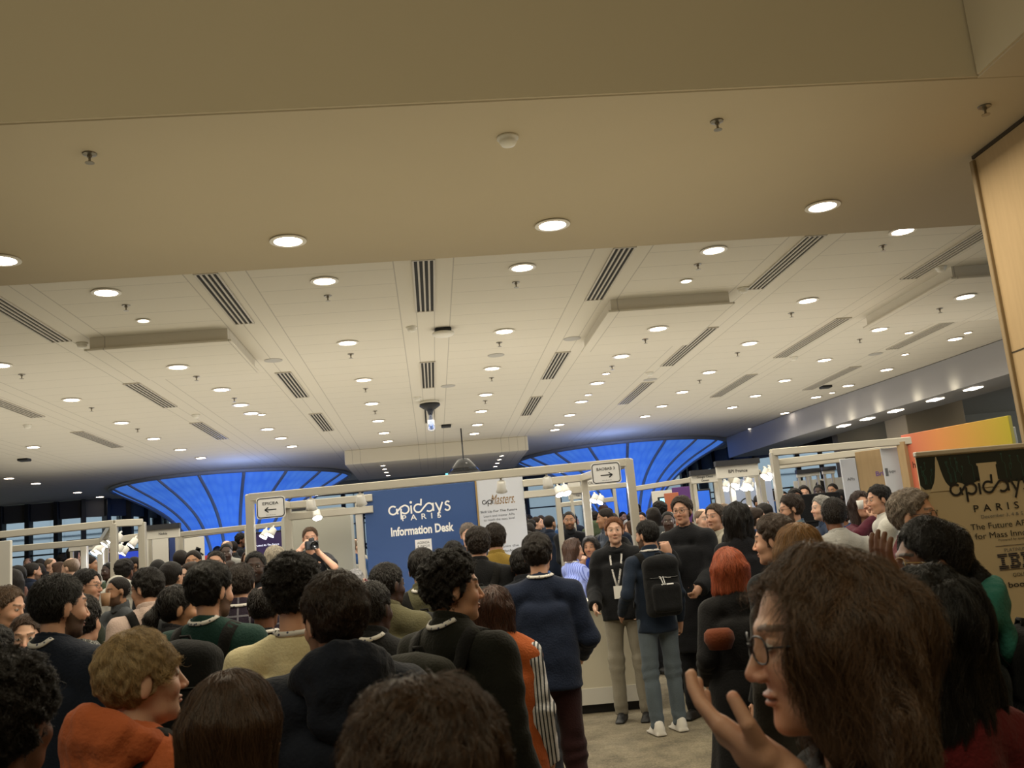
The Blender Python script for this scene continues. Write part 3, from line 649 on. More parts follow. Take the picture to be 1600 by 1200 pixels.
# ------------------------------------------------------------------ the hall
CEIL = 4.0; SOF = 3.7
def plane_mat(name, col, col2, kind):
    m = mat(name, col, .85); nt = m.node_tree; b = nt.nodes['Principled BSDF']; geo = nt.nodes.new('ShaderNodeNewGeometry'); sp = nt.nodes.new('ShaderNodeSeparateXYZ'); nt.links.new(geo.outputs['Position'], sp.inputs[0])
    mx = nt.nodes.new('ShaderNodeMixRGB'); mx.inputs[1].default_value = (*srgb(col), 1); mx.inputs[2].default_value = (*srgb(col2), 1)
    def M2(op, a, bb):
        n = nt.nodes.new('ShaderNodeMath'); n.operation = op; n.use_clamp = False
        for i, v in enumerate((a, bb)):
            if isinstance(v, (int, float)): n.inputs[i].default_value = v
            elif v is not None: nt.links.new(v, n.inputs[i])
        return n.outputs[0]
    if kind == 'ceiling':
        # metal planks .38 m wide between service strips 1.62 m apart
        x = M2('ADD', sp.outputs[0], -.085+1.62*20); fx = M2('FRACT', M2('DIVIDE', x, 1.62), None); dx = M2('ABSOLUTE', M2('SUBTRACT', M2('ABSOLUTE', M2('SUBTRACT', fx, .5), None), .5), None)
        dx = M2('MULTIPLY', dx, 1.62)                                   # distance from the strip's axis
        e1 = M2('LESS_THAN', M2('ABSOLUTE', M2('SUBTRACT', dx, .085), None), .004); e2 = M2('LESS_THAN', M2('ABSOLUTE', M2('SUBTRACT', dx, .24), None), .005)
        instrip = M2('LESS_THAN', dx, .24); fy = M2('FRACT', M2('DIVIDE', M2('ADD', sp.outputs[1], .1), .40), None); ly = M2('MULTIPLY', M2('LESS_THAN', fy, .018), M2('SUBTRACT', 1, instrip))
        t = M2('MINIMUM', M2('ADD', M2('ADD', e1, e2), ly), 1); mask = M2('LESS_THAN', sp.outputs[1], 21.0); t = M2('MULTIPLY', M2('MULTIPLY', t, mask), .55)
        nt.links.new(t, mx.inputs[0])
    elif kind == 'carpet':
        n = nt.nodes.new('ShaderNodeTexNoise'); n.inputs['Scale'].default_value = 3.2; n.inputs['Detail'].default_value = 8; n.inputs['Roughness'].default_value = .75; nt.links.new(geo.outputs['Position'], n.inputs['Vector'])
        n2 = nt.nodes.new('ShaderNodeTexNoise'); n2.inputs['Scale'].default_value = 60; n2.inputs['Detail'].default_value = 3; nt.links.new(geo.outputs['Position'], n2.inputs['Vector'])
        r = nt.nodes.new('ShaderNodeValToRGB'); r.color_ramp.elements[0].position = .40; r.color_ramp.elements[1].position = .62
        s_ = M2('ADD', M2('MULTIPLY', n.outputs[0], .65), M2('MULTIPLY', n2.outputs[0], .35)); nt.links.new(s_, r.inputs[0]); nt.links.new(r.outputs[0], mx.inputs[0])
        bp = nt.nodes.new('ShaderNodeBump'); bp.inputs['Strength'].default_value = .5; bp.inputs['Distance'].default_value = .01; nt.links.new(n2.outputs[0], bp.inputs['Height']); nt.links.new(bp.outputs[0], b.inputs['Normal'])
    elif kind == 'wood':
        mp = nt.nodes.new('ShaderNodeMapping'); mp.inputs['Scale'].default_value = (12, 12, 1.0); nt.links.new(geo.outputs['Position'], mp.inputs[0])
        n = nt.nodes.new('ShaderNodeTexNoise'); n.inputs['Scale'].default_value = 3; n.inputs['Detail'].default_value = 8; nt.links.new(mp.outputs[0], n.inputs['Vector']); nt.links.new(n.outputs[0], mx.inputs[0])
    nt.links.new(mx.outputs[0], b.inputs['Base Color']); return m
m_ceil = plane_mat('ceiling_planks', 'cfc8b8', '8a8478', 'ceiling'); m_sof = mat('painted_soffit', 'b9ab90', .8, noise=.03, nscale=2)
m_floor = plane_mat('carpet', '5c5444', '8c826c', 'carpet'); m_wood = plane_mat('pale_oak_panels', 'a48c68', 'b69c76', 'wood')
m_white = mat('booth_white', 'd8d5cc', .5); m_alu = mat('aluminium_post', 'c4bfb2', .35, .35); m_black = mat('black_metal', '101114', .5); m_dark = mat('dark_mullion', '181c20', .5)
m_wall = mat('taupe_wall', '8c8270', .8, noise=.04, nscale=3)
b = MB(); ys = [-4.8, 8.5, 10.6, 18, 27.6]; b.prism([(y, zf(y)) for y in ys]+[(y, zf(y)-.1) for y in ys[::-1]], -17, 17); b.v = [(t, y, z) for (y, t, z) in b.v]; struct(b.build('floor', m_floor)); struct(MB().box((0, 45, .61), (90, 34.6, .1)).build('ground_outside', mat('paving', '6a6c68', .9)))
# ceiling with the two lowered panels' openings kept simple: panels hang beneath it
struct(MB().box((0, 15.6, CEIL+.05), (34, 18.5, .1)).build('ceiling', m_ceil))
# soffit ring around the raised bay over the camera
b = MB(); b.box((-6, 5.265, SOF+.2), (18, 2.27, .4)); b.box((10.0, 5.265, SOF+.2), (14, 2.27, .4)); b.box((10.4, 1.0, SOF+.2), (15.2, 6.26, .4)); b.box((2.9, 5.265, SOF+.2), (.5, 2.27, .4))
b = MB(); b.box((0, 5.265, SOF+.2), (34, 2.27, .4), bev=.004); struct(b.build('ceiling_soffit', m_sof))
b = MB(); b.box((9.9, -.435, SOF+.2), (14.2, 9.13, .4), bev=.004); struct(b.build('ceiling_soffit_right', m_sof))
struct(MB().box((-5, -.5, 6.55), (24, 9.3, .1)).build('ceiling_bay', m_sof))
struct(MB().box((-7, 4.165, 5.1), (20, .1, 2.79)).build('wall_bay_front', m_sof)); struct(MB().box((2.835, -.5, 5.1), (.1, 9.2, 2.79)).build('wall_bay_right', m_sof))
struct(MB().box((0, -4.6, 2.9), (34, .1, 7.4)).build('wall_back', m_wall))
struct(MB().box((-16.5, 9, 1.7), (.1, 28, 4.9)).build('wall_left', m_wall))
# oak clad wall end on the right with panel joints
b = MB(); x0 = 3.34; b.box((x0+.6, .6, 1.50), (1.2, 9.0, 4.39), bev=.006); struct(b.build('wall_right', m_wood))
b = MB()
for z in (1.30, 2.50): b.box((x0-.0005, .6, z), (.004, 9.0, .008))
for y in (2.2, -.2): b.box((x0-.0005, y, 1.85), (.004, .008, 3.7))
b.box((x0+.02, .6, 3.688), (.06, 9.0, .02)); struct(b.build('trim_1', mat('joint_dark', '3c3122', .9)))  # dark brown lines at the panel joints and along the top
b = MB(); b.box((x0-.006, 5.10, 1.74), (.03, .035, 3.86), bev=.004); struct(b.build('trim_2', mat('oak_edge', '8a7656', .6)))
b = MB(); b.box((x0-.01, 2.9, -.18), (.02, 4.3, .12), R=Rx(.05)); struct(b.build('baseboard_right', mat('skirting_dark', '4a4034', .6)))
# right far side: bulkhead, columns, taupe walls
def wallpts(name, pts, z0, z1, th, m):
    b = MB()
    for (xa, ya), (xb, yb) in zip(pts[:-1], pts[1:]):
        a = math.atan2(yb-ya, xb-xa); L = math.hypot(xb-xa, yb-ya); b.box(((xa+xb)/2, (ya+yb)/2, (z0+z1)/2), (L+th*.6, th, z1-z0), R=Rz(a))
    return struct(b.build(name, m))
m_rib = mat('bulkhead_paint', '9c9a98', .6)
rib = [(7.1, 22.0), (7.35, 18.3), (7.65, 16.0), (7.9, 14.2), (8.1, 12.4), (8.2, 10.5), (8.25, 8.6)]
wallpts('ceiling_bulkhead', rib, 3.52, 3.99, .12, m_rib)
b = MB(); b.prism([(a-.06, c) for a, c in rib]+[(a+.9, c) for a, c in rib[::-1]], 3.505, 3.53, plane='xy'); struct(b.build('ceiling_ledge', m_rib))
struct(MB().box((12.3, 15.6, 3.93), (8.2, 18.5, .1)).build('ceiling_side', m_wall))
for i, (xa, ya, w, d) in enumerate(((9.0, 16.6, 1.1, .8), (9.55, 13.6, .75, .6), (10.35, 13.6, .25, .5))):
    struct(MB().box((xa, ya, 1.95), (w, d, 3.88), bev=.01).build('column', [m_wall, m_wall, m_white][i]))
struct(MB().box((12.2, 14.6, 1.95), (3.6, .3, 3.88)).build('wall_side', m_wall)); struct(MB().box((11.6, 20.5, 1.95), (5.2, .3, 3.88)).build('wall_side_far', m_wall))
# glazed facade -------------------------------------------------------
m_glass = mat('facade_glass', 'e4f0f2', .03); _g = m_glass.node_tree.nodes['Principled BSDF']; _g.inputs['Transmission Weight'].default_value = 1; _g.inputs['IOR'].default_value = 1.05; _g.inputs['Alpha'].default_value = .15
m_fascia = mat('facade_fascia', '4a4a4c', .7)
wn = [0]
def glazing(pts, z1=3.98, fascia=.42, bars=(1.45, 2.75)):
    """mullioned curtain wall through the given plan points, one bay per pair"""
    for (xa, ya), (xb, yb) in zip(pts[:-1], pts[1:]):
        wn[0] += 1; a = math.atan2(yb-ya, xb-xa); L = math.hypot(xb-xa, yb-ya); c = ((xa+xb)/2, (ya+yb)/2)
        b = MB(); o = struct(b.box((0, 0, (z1-fascia)/2), (L-.02, .02, z1-fascia-.02)).build(f'window_{wn[0]}', m_glass, loc=(c[0], c[1], 0), rz=a))
        f = MB(); f.box((-L/2, .0, z1/2), (.11, .26, z1), bev=.01); f.build('mullion', m_dark, o)
        f = MB(); f.box((0, .03, z1-fascia/2), (L-.1, .10, fascia)); f.build('fascia', m_fascia, o)
        f = MB()
        for z in bars: f.box((0, .0, z), (L-.1, .05, .035))
        f.build('transom', m_dark, o)
def facade_pts(pl, zt=3.98):
    return [tuple(aty(x, y, Y)[:2]) for x, y, Y in pl]
L_ = facade_pts([(-45, 795, 24), (3, 790, 24), (45, 786, 24), (90, 782, 24), (130, 779, 24), (166, 779, 24.2), (199, 778, 24.6), (225, 778, 25.4), (245, 778, 26.2), (262, 778, 26.9)])
glazing(L_)
R_ = facade_pts([(1066, 700, 27), (1076, 700, 26.5), (1092, 695, 25.8), (1113, 690, 25), (1140, 684, 24.2), (1171, 680, 23.6), (1204, 677, 23.2), (1240, 673, 23), (1275, 668, 22.8), (1308, 668, 22.6), (1336, 668, 22.5), (1370, 668, 22.5)])
glazing(R_)
C_ = [(x, 27.0) for x in np.arange(-8.4, 9.3, 1.2)]
glazing(C_, bars=(1.0, 2.0, 3.0), fascia=.15)
struct(MB().box((0, 26, CEIL+.06), (34, 3.5, .1)).build('ceiling_far', mat('far_ceiling', '8e8a84', .85)))
# the building across the way, its joints, and planting between
m_ext = mat('pale_cladding', 'a6afb2', .7, noise=.05, nscale=1)
b = MB(); b.box((0, 36, 3), (60, .4, 14)); o = b.build('building', m_ext); tag(o, 'pale clad building seen through the glass facade across the yard', 'building')
b = MB()
for x in np.arange(-28, 28, 2.1): b.box((x, 35.79, 3), (.04, .03, 14))
for z in (2.2, 3.9, 5.6): b.box((0, 35.79, z), (60, .03, .05))
b.build('cladding_joint', mat('joint_grey', '3a4750', .8), o)
rng = random.Random(5)
for i in range(11):
    x = -16+i*1.15 if i < 6 else 9.5+(i-6)*1.15; y = 30+(i % 2)*1.2; bm = MB(); h = 1.9+rng.random()*.7
    for k in range(90):
        a = rng.random()*6.28; e = rng.random()*1.2; r = .05+rng.random()*.32; z = rng.random()*h; L = .2; c = np.array([math.cos(a)*r, math.sin(a)*r, z]); d = np.array([math.cos(a), math.sin(a), e-.3])*L; s_ = np.array([-math.sin(a), math.cos(a), 0])*.05
        bm.add([c, c+d*.5+s_, c+d, c+d*.5-s_], [(0, 1, 2, 3)])
    o = bm.build('shrub', mat('leaf_green', '3f7a55', .6), loc=(x, y, .60)); tag(o, 'leafy green shrub growing outside behind the glass facade', 'shrub', 'shrubs outside the glass')
# steel truss structure in the far centre
def truss(x, y, w, name_lbl):
    o = empty('steel_truss', (x, y, 0), label=name_lbl, cat='truss', group='steel trusses behind the booths')
    b = MB()
    for sx in (-w/2, w/2): b.tube([(sx, 0, 0), (sx, 0, 3.95)], .06, 8)
    b.build('chord', m_dark, o)
    b = MB(); n = 5
    for i in range(n):
        z0, z1 = i*3.9/n, (i+1)*3.9/n; b.tube([(-w/2, 0, z0), (w/2, 0, z1)], .035, 6); b.tube([(w/2, 0, z0), (-w/2, 0, z1)], .035, 6)
    b.build('brace', m_dark, o)
for x, y in ((1.9, 25.6), (-1.2, 26)): truss(x, y, 1.3, 'dark steel truss with crossed braces in front of the far glazing')

# blue lit tree columns -------------------------------------------------
def tree_membrane(name='blue_membrane'):
    m = mat(name, '3a6ae0', .5, emit=.30, ecol='1a58e8'); nt = m.node_tree; b = nt.nodes['Principled BSDF']
    tc = nt.nodes.new('ShaderNodeTexCoord'); mp = nt.nodes.new('ShaderNodeMapping'); mp.inputs['Scale'].default_value = (44, 9, 1); nt.links.new(tc.outputs['UV'], mp.inputs[0])
    v = nt.nodes.new('ShaderNodeTexVoronoi'); v.inputs['Scale'].default_value = 2.2; v.inputs['Randomness'].default_value = .35; nt.links.new(mp.outputs[0], v.inputs['Vector'])
    r = nt.nodes.new('ShaderNodeMixRGB'); r.inputs[1].default_value = (*srgb('5a96f4'), 1); r.inputs[2].default_value = (*srgb('356ce0'), 1); nt.links.new(v.outputs['Distance'], r.inputs[0]); nt.links.new(r.outputs[0], b.inputs['Emission Color']); return m
def tree(cx, cy, R, label, rot=0, lo=.5):
    o = empty('tree_column', (cx, cy, 0), rot, label=label, cat='column')
    prof = [(0, lo), (1.0, lo*1.02), (2.0, lo*1.12), (2.5, lo*1.3), (2.9, lo*1.3+.1*(R-lo)), (3.2, lo*1.3+.22*(R-lo)), (3.45, lo*1.3+.38*(R-lo)), (3.65, lo*1.3+.55*(R-lo)), (3.8, lo*1.2+.72*(R-lo)), (3.9, lo*1.1+.86*(R-lo)), (3.975, R), (3.99, R+.05)]
    zz = np.linspace(0, 3.985, 40); rr = np.interp(zz, [p[0] for p in prof], [p[1] for p in prof]); rr = np.convolve(np.pad(rr, 2, 'edge'), [.1, .2, .4, .2, .1], 'valid')
    n = 80; V = [(r*math.cos(2*math.pi*j/n), r*math.sin(2*math.pi*j/n), z) for z, r in zip(zz, rr) for j in range(n+1)]
    F = [(k*(n+1)+j, k*(n+1)+j+1, (k+1)*(n+1)+j+1, (k+1)*(n+1)+j) for k in range(39) for j in range(n)]
    me = bpy.data.meshes.new('m'); me.from_pydata(V, [], F); uv = me.uv_layers.new(name='UVMap')
    for l in me.loops: k, j = divmod(l.vertex_index, n+1); uv.data[l.index].uv = (j/n, k/39*1.0)
    for p in me.polygons: p.use_smooth = True
    link('membrane', me, tree_membrane(), o)
    for j in range(18):
        a = 2*math.pi*j/18; b = MB(); b.tube([((r+.015)*math.cos(a), (r+.015)*math.sin(a), z) for z, r in zip(zz, rr)], .035, 6); b.build('rib', mat('rib_grey', '8a8f9a', .5), o, smooth=True)
    b = MB(); b.tube([(rr[-1]*math.cos(a), rr[-1]*math.sin(a), 3.97) for a in np.linspace(0, 2*math.pi, 60)[:-1]], .05, 8, closed=True); b.build('rim', mat('rib_grey', '8a8f9a', .5), o, smooth=True)
    return o
tree(-4.55, 23.0, 2.75, 'blue glowing tree shaped column with curved ribs beside left glazing', .1, .72)
tree(4.75, 23.4, 2.65, 'blue glowing tree shaped column with curved ribs behind booth sign', .05, .55)
for x, y in ((-4.55, 23), (4.75, 23.4)):
    for a in (-2.4, -1.57, -.7):
        spot('tree_base_lamp', (x+1.6*math.cos(a), y+1.6*math.sin(a), .9), 14, (.05, .34, 1), 70, .8, (-.25*math.cos(a), -.25*math.sin(a), 1))
    l = bpy.data.lights.new('tree_glow', 'POINT'); l.energy = 24; l.color = (.25, .4, 1); l.shadow_soft_size = .5; o = bpy.data.objects.new('tree_glow', l); COL.objects.link(o); o.location = (x*.8, y-4.0, 3.2)

# ceiling: lights, diffusers, sprinklers, detectors -------------------------
m_emit = mat('lamp_disc', 'fff0d8', .5, emit=8, ecol='fff0dc'); m_trim = mat('lamp_trim', 'dcd6c8', .4)
def dl_proto(r, m):
    r *= 1.13
    b1 = MB(); b1.lathe([(r*1.0, 0), (r*1.28, -.004), (r*1.30, -.010), (r*1.0, -.012), (r*.98, .0)], n=28)
    b2 = MB(); b2.lathe([(r, -.004), (r*.95, -.008), (.001, -.008)], n=28); return b1.mesh(), b2.mesh()
P_big = dl_proto(.078, m_emit); P_small = dl_proto(.042, m_emit)
for a, b_ in (P_big, P_small): a.materials.append(m_trim); b_.materials.append(m_emit)
def downlight(x, y, z, small=False, label='', group=None, power=0):
    o = empty('downlight', (x, y, z), label=label, cat='ceiling light', group=group); a, b_ = P_small if small else P_big
    link('trim_ring', a, None, o); link('diffuser', b_, None, o)
    if power: spot('downlight_lamp', (x, y, z-.03), power, WARM, 130, .7)
def atzd(x, y, z, dy=0): p = atz(x, y, z); return p[0], p[1]
for px_, py_, lb in ((2, 405, 'round ceiling downlight cut by the left edge of the photo'), (450, 375, 'large downlight on near soffit above left slot diffuser'), (863, 350, 'brightest round downlight in the middle of the near soffit'), (1285, 321, 'round downlight at the right of the near soffit')):
    x, y = atzd(px_, py_, SOF); downlight(x, y, SOF-.001, label=lb, power=10)
boxL = (-3.09, -1.75, 8.97, 10.45); boxR = (1.84, 3.10, 8.87, 10.65); boxF = (5.12, 6.9, 8.5, 10.45); BZ = 3.87
dls = {'nearest row': [(166, 456), (507, 438), (816, 417), (1115, 390), (1410, 360)],
       'second row': [(543, 535), (788, 517), (1262, 469), (0, 570)],
       'third row': [(346, 608), (568, 593), (769, 575), (971, 556), (1171, 536), (1374, 514), (112, 624)],
       'fourth row': [(376, 632), (393, 645), (190, 660), (581, 630), (759, 616), (933, 598), (1108, 581), (1288, 562), (1492, 529), (1506, 562)],
       'fifth row': [(240, 685), (418, 670), (591, 657), (752, 642), (908, 627), (1066, 612), (1226, 594), (1385, 577), (1437, 589)],
       'sixth row': [(282, 702), (439, 684), (600, 676), (746, 663), (890, 648), (1034, 634), (1180, 618), (1325, 602), (1383, 610)],
       'seventh row': [(314, 715), (456, 697), (606, 689), (741, 677), (874, 663), (1008, 650), (1144, 636), (1275, 620), (1340, 627)],
       'far rows': [(14, 747), (56, 755), (121, 769), (156, 776), (52, 698), (611, 701), (737, 690), (867, 671), (1175, 669), (1226, 645), (1306, 641), (1251, 654), (1212, 668)]}
nlab = {'nearest row': ['over the left booths', 'beside the left slot diffuser', 'right of the central slot diffuser', 'near the small spotlight', 'beside the oak wall']}
for g, L in dls.items():
    for i, (x_, y_) in enumerate(L):
        x, y = atzd(x_, y_, CEIL)
        if y > 26 or x > 9: y = min(y, 24)
        if g == 'nearest row': downlight(x, y, CEIL-.001, label='round downlight in the nearest plank ceiling row, '+nlab[g][i], power=9)
        else: downlight(x, y, CEIL-.001, label=f'round white downlight in the {g} of the plank ceiling', group=f'plank ceiling downlights, {g}', power=12 if g in ('second row', 'third row', 'fifth row') else 0)
for i, (x_, y_) in enumerate(((278, 572), (1028, 512), (1508, 462))):
    x, y = atzd(x_, y_, BZ); downlight(x, y, BZ-.006, label='round downlight on the lowered ceiling panel '+['at the left', 'right of centre', 'by the oak wall'][i], power=8)
for x_, y_ in ((224, 500), (1072, 438), (378, 632), (409, 647), (947, 583), (919, 616), (1414, 553), (1420, 519), (1512, 519), (1300, 613)):
    x, y = atzd(x_, y_, CEIL); downlight(x, y, CEIL-.001, True, label='small bright spotlight set in the plank ceiling', group='small ceiling spotlights')
# lights on bulkhead ledge and side ceiling
for i, (x_, y_) in enumerate(((1530, 583), (1462, 612), (1406, 629), (1364, 645), (1327, 657), (1298, 667))):
    p = atz(x_, y_, 3.50); p[2] = 3.4995; p[0] = np.interp(p[1], [q[1] for q in rib[::-1]], [q[0] for q in rib[::-1]])+.22; o = empty('ledge_light', tuple(p), label='warm light under the curved bulkhead ledge', cat='ceiling light', group='bulkhead ledge lights'); MB().box((0, 0, 0), (.16, .28, .012), bev=.004).build('diffuser', m_emit, o); spot('ledge_lamp', (p[0]-.45, p[1], 3.50), 1.1, WARM, 100, 1, (1, 0, .5), .04)
for x_, y_ in ((1371, 655), (1391, 647), (1394, 659), (1540, 599)):
    x, y = atzd(x_, y_, 3.88); downlight(x, y, 3.878, label='downlight in the lower side ceiling beyond the bulkhead', group='side ceiling downlights', power=3)
# slot diffusers
m_slot = mat('slot_dark', '15130f', .8); m_fr = mat('slot_frame', 'b8b0a0', .5)
def slot(x, y0, y1, label, w=.17, z=CEIL):
    o = empty('slot_diffuser', (x, (y0+y1)/2, z), label=label, cat='air vent', group='slot diffusers in the plank ceiling'); L = y1-y0
    MB().box((0, 0, -.002), (w, L, .004)).build('backing', m_slot, o); b = MB()
    for i in range(5): b.box((-w/2+i*w/4, 0, -.007), (.016, L, .012))
    for s_ in (-1, 1): b.box((0, s_*L/2, -.007), (w+.016, .016, .012))
    b.build('blades', m_fr, o)
for i, x in enumerate((-5.0, -3.32, -1.60, .085, 1.71, 3.31, 4.89, 6.5)):
    for y0, y1 in ((7.3, 8.85), (11.15, 12.8), (14.2, 16.0)):
        if (i, y0) == (1, 7.3): y1 = 9.05
        if i > 4 and y0 > 8: y0, y1 = (10.4, 12.5) if y0 < 12 else (13.7, 15.6)
        if i == 0 and y0 < 8: continue
        slot(x, y0, y1, 'long slotted air diffuser running away between downlight rows')
# lowered panels
for (xa, xb, ya, yb), lb in ((boxL, 'lowered ceiling panel with one downlight above the left booths'), (boxR, 'lowered ceiling panel with one downlight right of centre'), (boxF, 'lowered ceiling panel beside the oak wall')):
    o = empty('ceiling_panel', ((xa+xb)/2, (ya+yb)/2, CEIL), label=lb, cat='ceiling panel'); w, d = xb-xa, yb-ya
    MB().box((0, 0, -.06), (w-.08, d-.08, .12)).build('upstand', m_ceil, o); MB().box((0, 0, -.125), (w, d, .02), bev=.004).build('soffit_board', m_ceil, o)
# lowered box in the far centre
pb = [atz(x_, y_, 3.7) for x_, y_ in ((583, 722), (775, 710))]
o = empty('ceiling_panel', (0.2, 20.5, CEIL), label='wide lowered ceiling box far back in the centre', cat='ceiling panel'); MB().box((0, 0, -.14), (3.6, 3.4, .28), bev=.01).build('soffit_board', m_ceil, o)
for dx in (-1.1, 1.3):
    for k in range(4): downlight(.2+dx*1.0, 19.4+k*.7, CEIL-.281, True, label='small downlight on the far central ceiling box', group='far box downlights')
# sprinklers
b = MB(); b.lathe([(.035, 0), (.033, -.006), (.012, -.01), (.012, -.02), (.006, -.022), (.006, -.045)], n=14); b.lathe([(.001, -.045), (.022, -.047), (.022, -.049), (.001, -.05)], n=14); sp_me = b.mesh(); sp_me.materials.append(mat('sprinkler_metal', '8a8478', .3, .8))
for x_, y_, z in ((140, 240, SOF), (1120, 189, SOF), (1538, 166, SOF)): 
    x, y = atzd(x_, y_, z); o = link('sprinkler', sp_me, None, None, (x, y, z)); tag(o, 'metal sprinkler head on the near soffit, '+{140: 'at the left', 1120: 'right of the smoke detector', 1538: 'above the oak wall'}[x_], 'sprinkler')
for x_, y_ in ((197, 477), (512, 462), (806, 441), (1090, 413), (1379, 384), (548, 553), (34, 585), (307, 588), (780, 535), (1008, 530), (1236, 489), (1468, 482), (143, 637), (366, 622), (571, 607), (768, 590), (956, 572), (1152, 551), (1343, 530), (215, 670), (1093, 594), (586, 642), (758, 626)):
    x, y = atzd(x_, y_, CEIL)
    zz = BZ-.005 if (307 == x_ or x_ in (1008, 1468)) else CEIL
    if zz < CEIL: x, y = atzd(x_, y_, zz)
    o = link('sprinkler', sp_me, None, None, (x, y, zz)); tag(o, 'small metal sprinkler head hanging from the plank ceiling', 'sprinkler', 'plank ceiling sprinklers')
# detectors
b = MB(); b.lathe([(.055, 0), (.055, -.012), (.045, -.016), (.045, -.028), (.035, -.045), (.012, -.052), (.001, -.053)], n=24); sd = b.mesh(True); sd.materials.append(mat('detector_white', 'ddd8ca', .45))
for x_, y_, z, lb in ((793, 214, SOF, 'white smoke detector in the middle of the near soffit'), (128, 536, CEIL, 'white smoke detector at the corner of the left lowered panel'), (643, 511, CEIL, 'white smoke detector beside the central slot diffuser'), (1161, 450, CEIL, 'white smoke detector at the corner of the right lowered panel'), (1470, 417, CEIL, 'white smoke detector at the lowered panel by oak wall'), (652, 621, CEIL, 'small white smoke detector beside the dome camera'), (1015, 582, CEIL, 'white smoke detector beside a slot diffuser right of centre'), (306, 648, CEIL, 'white smoke detector above the left booths'), (43, 664, CEIL, 'white smoke detector at far left of plank ceiling'), (1240, 558, CEIL, 'white smoke detector right of centre near long diffuser')):
    x, y = atzd(x_, y_, z); tag(link('smoke_detector', sd, None, None, (x, y, z)), lb, 'smoke detector')
for x_, y_, lb in ((692, 514, 'flat white wireless access point with dark base beside central diffuser'), (697, 664, 'small black ceiling device behind the dome camera'), (1290, 603, 'small black ceiling device at the right'), (38, 717, 'small black ceiling device at far left')):
    x, y = atzd(x_, y_, CEIL); o = empty('access_point', (x, y, CEIL), label=lb, cat='ceiling device'); MB().box((0, 0, -.02), (.17, .17, .04), bev=.01).build('base', m_black, o)
    if 'white' in lb: MB().lathe([(.11, -.04), (.115, -.055), (.09, -.075), (.001, -.08)], n=28).build('cover', sd.materials[0], o, smooth=True)
b = MB(); b.lathe([(.10, 0), (.10, -.004), (.001, -.006)], n=28); spk = b.mesh(); spk.materials.append(mat('speaker_grille', 'a8a49c', .7))
for x_, y_ in ((427, 563), (894, 529), (775, 555), (1016, 593), (1368, 553), (700, 603)):
    x, y = atzd(x_, y_, CEIL); tag(link('ceiling_speaker', spk, None, None, (x, y, CEIL-.001)), 'flat round speaker grille set in the plank ceiling', 'ceiling speaker', 'ceiling speaker grilles')
x, y = atzd(671, 627, CEIL); o = empty('dome_camera', (x, y, CEIL), label='hanging black and white dome camera in the centre of ceiling', cat='camera')
MB().lathe([(.14, 0), (.15, -.05), (.10, -.08), (.10, -.09)], n=24).build('housing', sd.materials[0], o, smooth=True); MB().lathe([(.15, -.04), (.152, -.07), (.11, -.10), (.06, -.13)], n=24).build('skirt', m_black, o, smooth=True)
m_clear = mat('clear_acrylic', 'b8c8f0', .05); m_clear.node_tree.nodes['Principled BSDF'].inputs['Transmission Weight'].default_value = .9
MB().lathe([(.05, -.13), (.05, -.42), (.03, -.44), (.001, -.44)], n=20).build('dome', m_clear, o, smooth=True)
for x_, y_ in ((688, 766),): pass
o = empty('projector_cone', tuple(aty(725, 730, 17)), label='black lamp cone hanging behind the blue information panel', cat='lamp'); b = MB(); b.lathe([(.05, .15), (.10, .14), (.30, -.10), (.29, -.10), (.09, .12)], n=28); b.build('shade', mat('glossy_black', '111111', .2), o, smooth=True); MB().tube([(0, 0, .15), (0, 0, CEIL-aty(725, 730, 17)[2])], .012, 6).build('cord', m_black, o)
x, y = atzd(706, 720, CEIL); o = MB().box((0, 0, 0), (.3, .03, .14)).build('exit_sign', mat('exit_cyan', '7fd6dc', .5, emit=.8), loc=tuple(aty(705, 741, 25))); tag(o, 'small pale cyan lit exit sign far back below ceiling box', 'sign')
# ------------------------------------------------------------------ lettering
OBST = []
def txt(s, target_w, target_h, m, parent, loc, rz=0, align='C', name='lettering', ex=.0015, spacing=1.0, bold=0, slant=0):
    cu = bpy.data.curves.new('t', 'FONT'); cu.body = s; cu.align_x = 'LEFT'; cu.space_character = spacing; cu.resolution_u = 3; cu.offset = bold; cu.shear = slant
    o = bpy.data.objects.new('t', cu); COL.objects.link(o); dg = bpy.context.evaluated_depsgraph_get(); me = bpy.data.meshes.new_from_object(o.evaluated_get(dg)); bpy.data.objects.remove(o)
    n = len(me.vertices); co = np.zeros(n*3); me.vertices.foreach_get('co', co); co = co.reshape(-1, 3); lo, hi = co.min(0), co.max(0); w, h = hi[0]-lo[0], hi[1]-lo[1]
    sx = target_w/w if target_w else target_h/h; sy = target_h/h if target_h else sx
    ax = {'C': (lo[0]+hi[0])/2, 'L': lo[0], 'R': hi[0]}[align]
    out = np.zeros_like(co); out[:, 0] = (co[:, 0]-ax)*sx; out[:, 2] = (co[:, 1]-(lo[1]+hi[1])/2)*sy; out[:, 1] = -ex
    me.vertices.foreach_set('co', out.ravel()); me.update(); return link(name, me, m, parent, loc, (0, 0, rz))
def ribbon(bm, pts, w, y=-.002, th=.002, closed=False):
    pts = np.array(pts, float); n = len(pts); T = np.gradient(pts, axis=0)
    if closed: T = np.roll(pts, -1, 0)-np.roll(pts, 1, 0)
    T /= np.linalg.norm(T, axis=1)[:, None]+1e-9; N = np.stack([-T[:, 1], T[:, 0]], 1)*w/2; A, B = pts+N, pts-N
    V = [(a[0], y, a[1]) for a in A]+[(b[0], y, b[1]) for b in B]; m = n if closed else n-1
    bm.add(V, [(i, (i+1) % n, n+(i+1) % n, n+i) for i in range(m)]); return bm
def arc(cx, cy, r, a0, a1, n=20, ry=None): return [(cx+r*math.cos(math.radians(a)), cy+(ry or r)*math.sin(math.radians(a))) for a in np.linspace(a0, a1, n)]
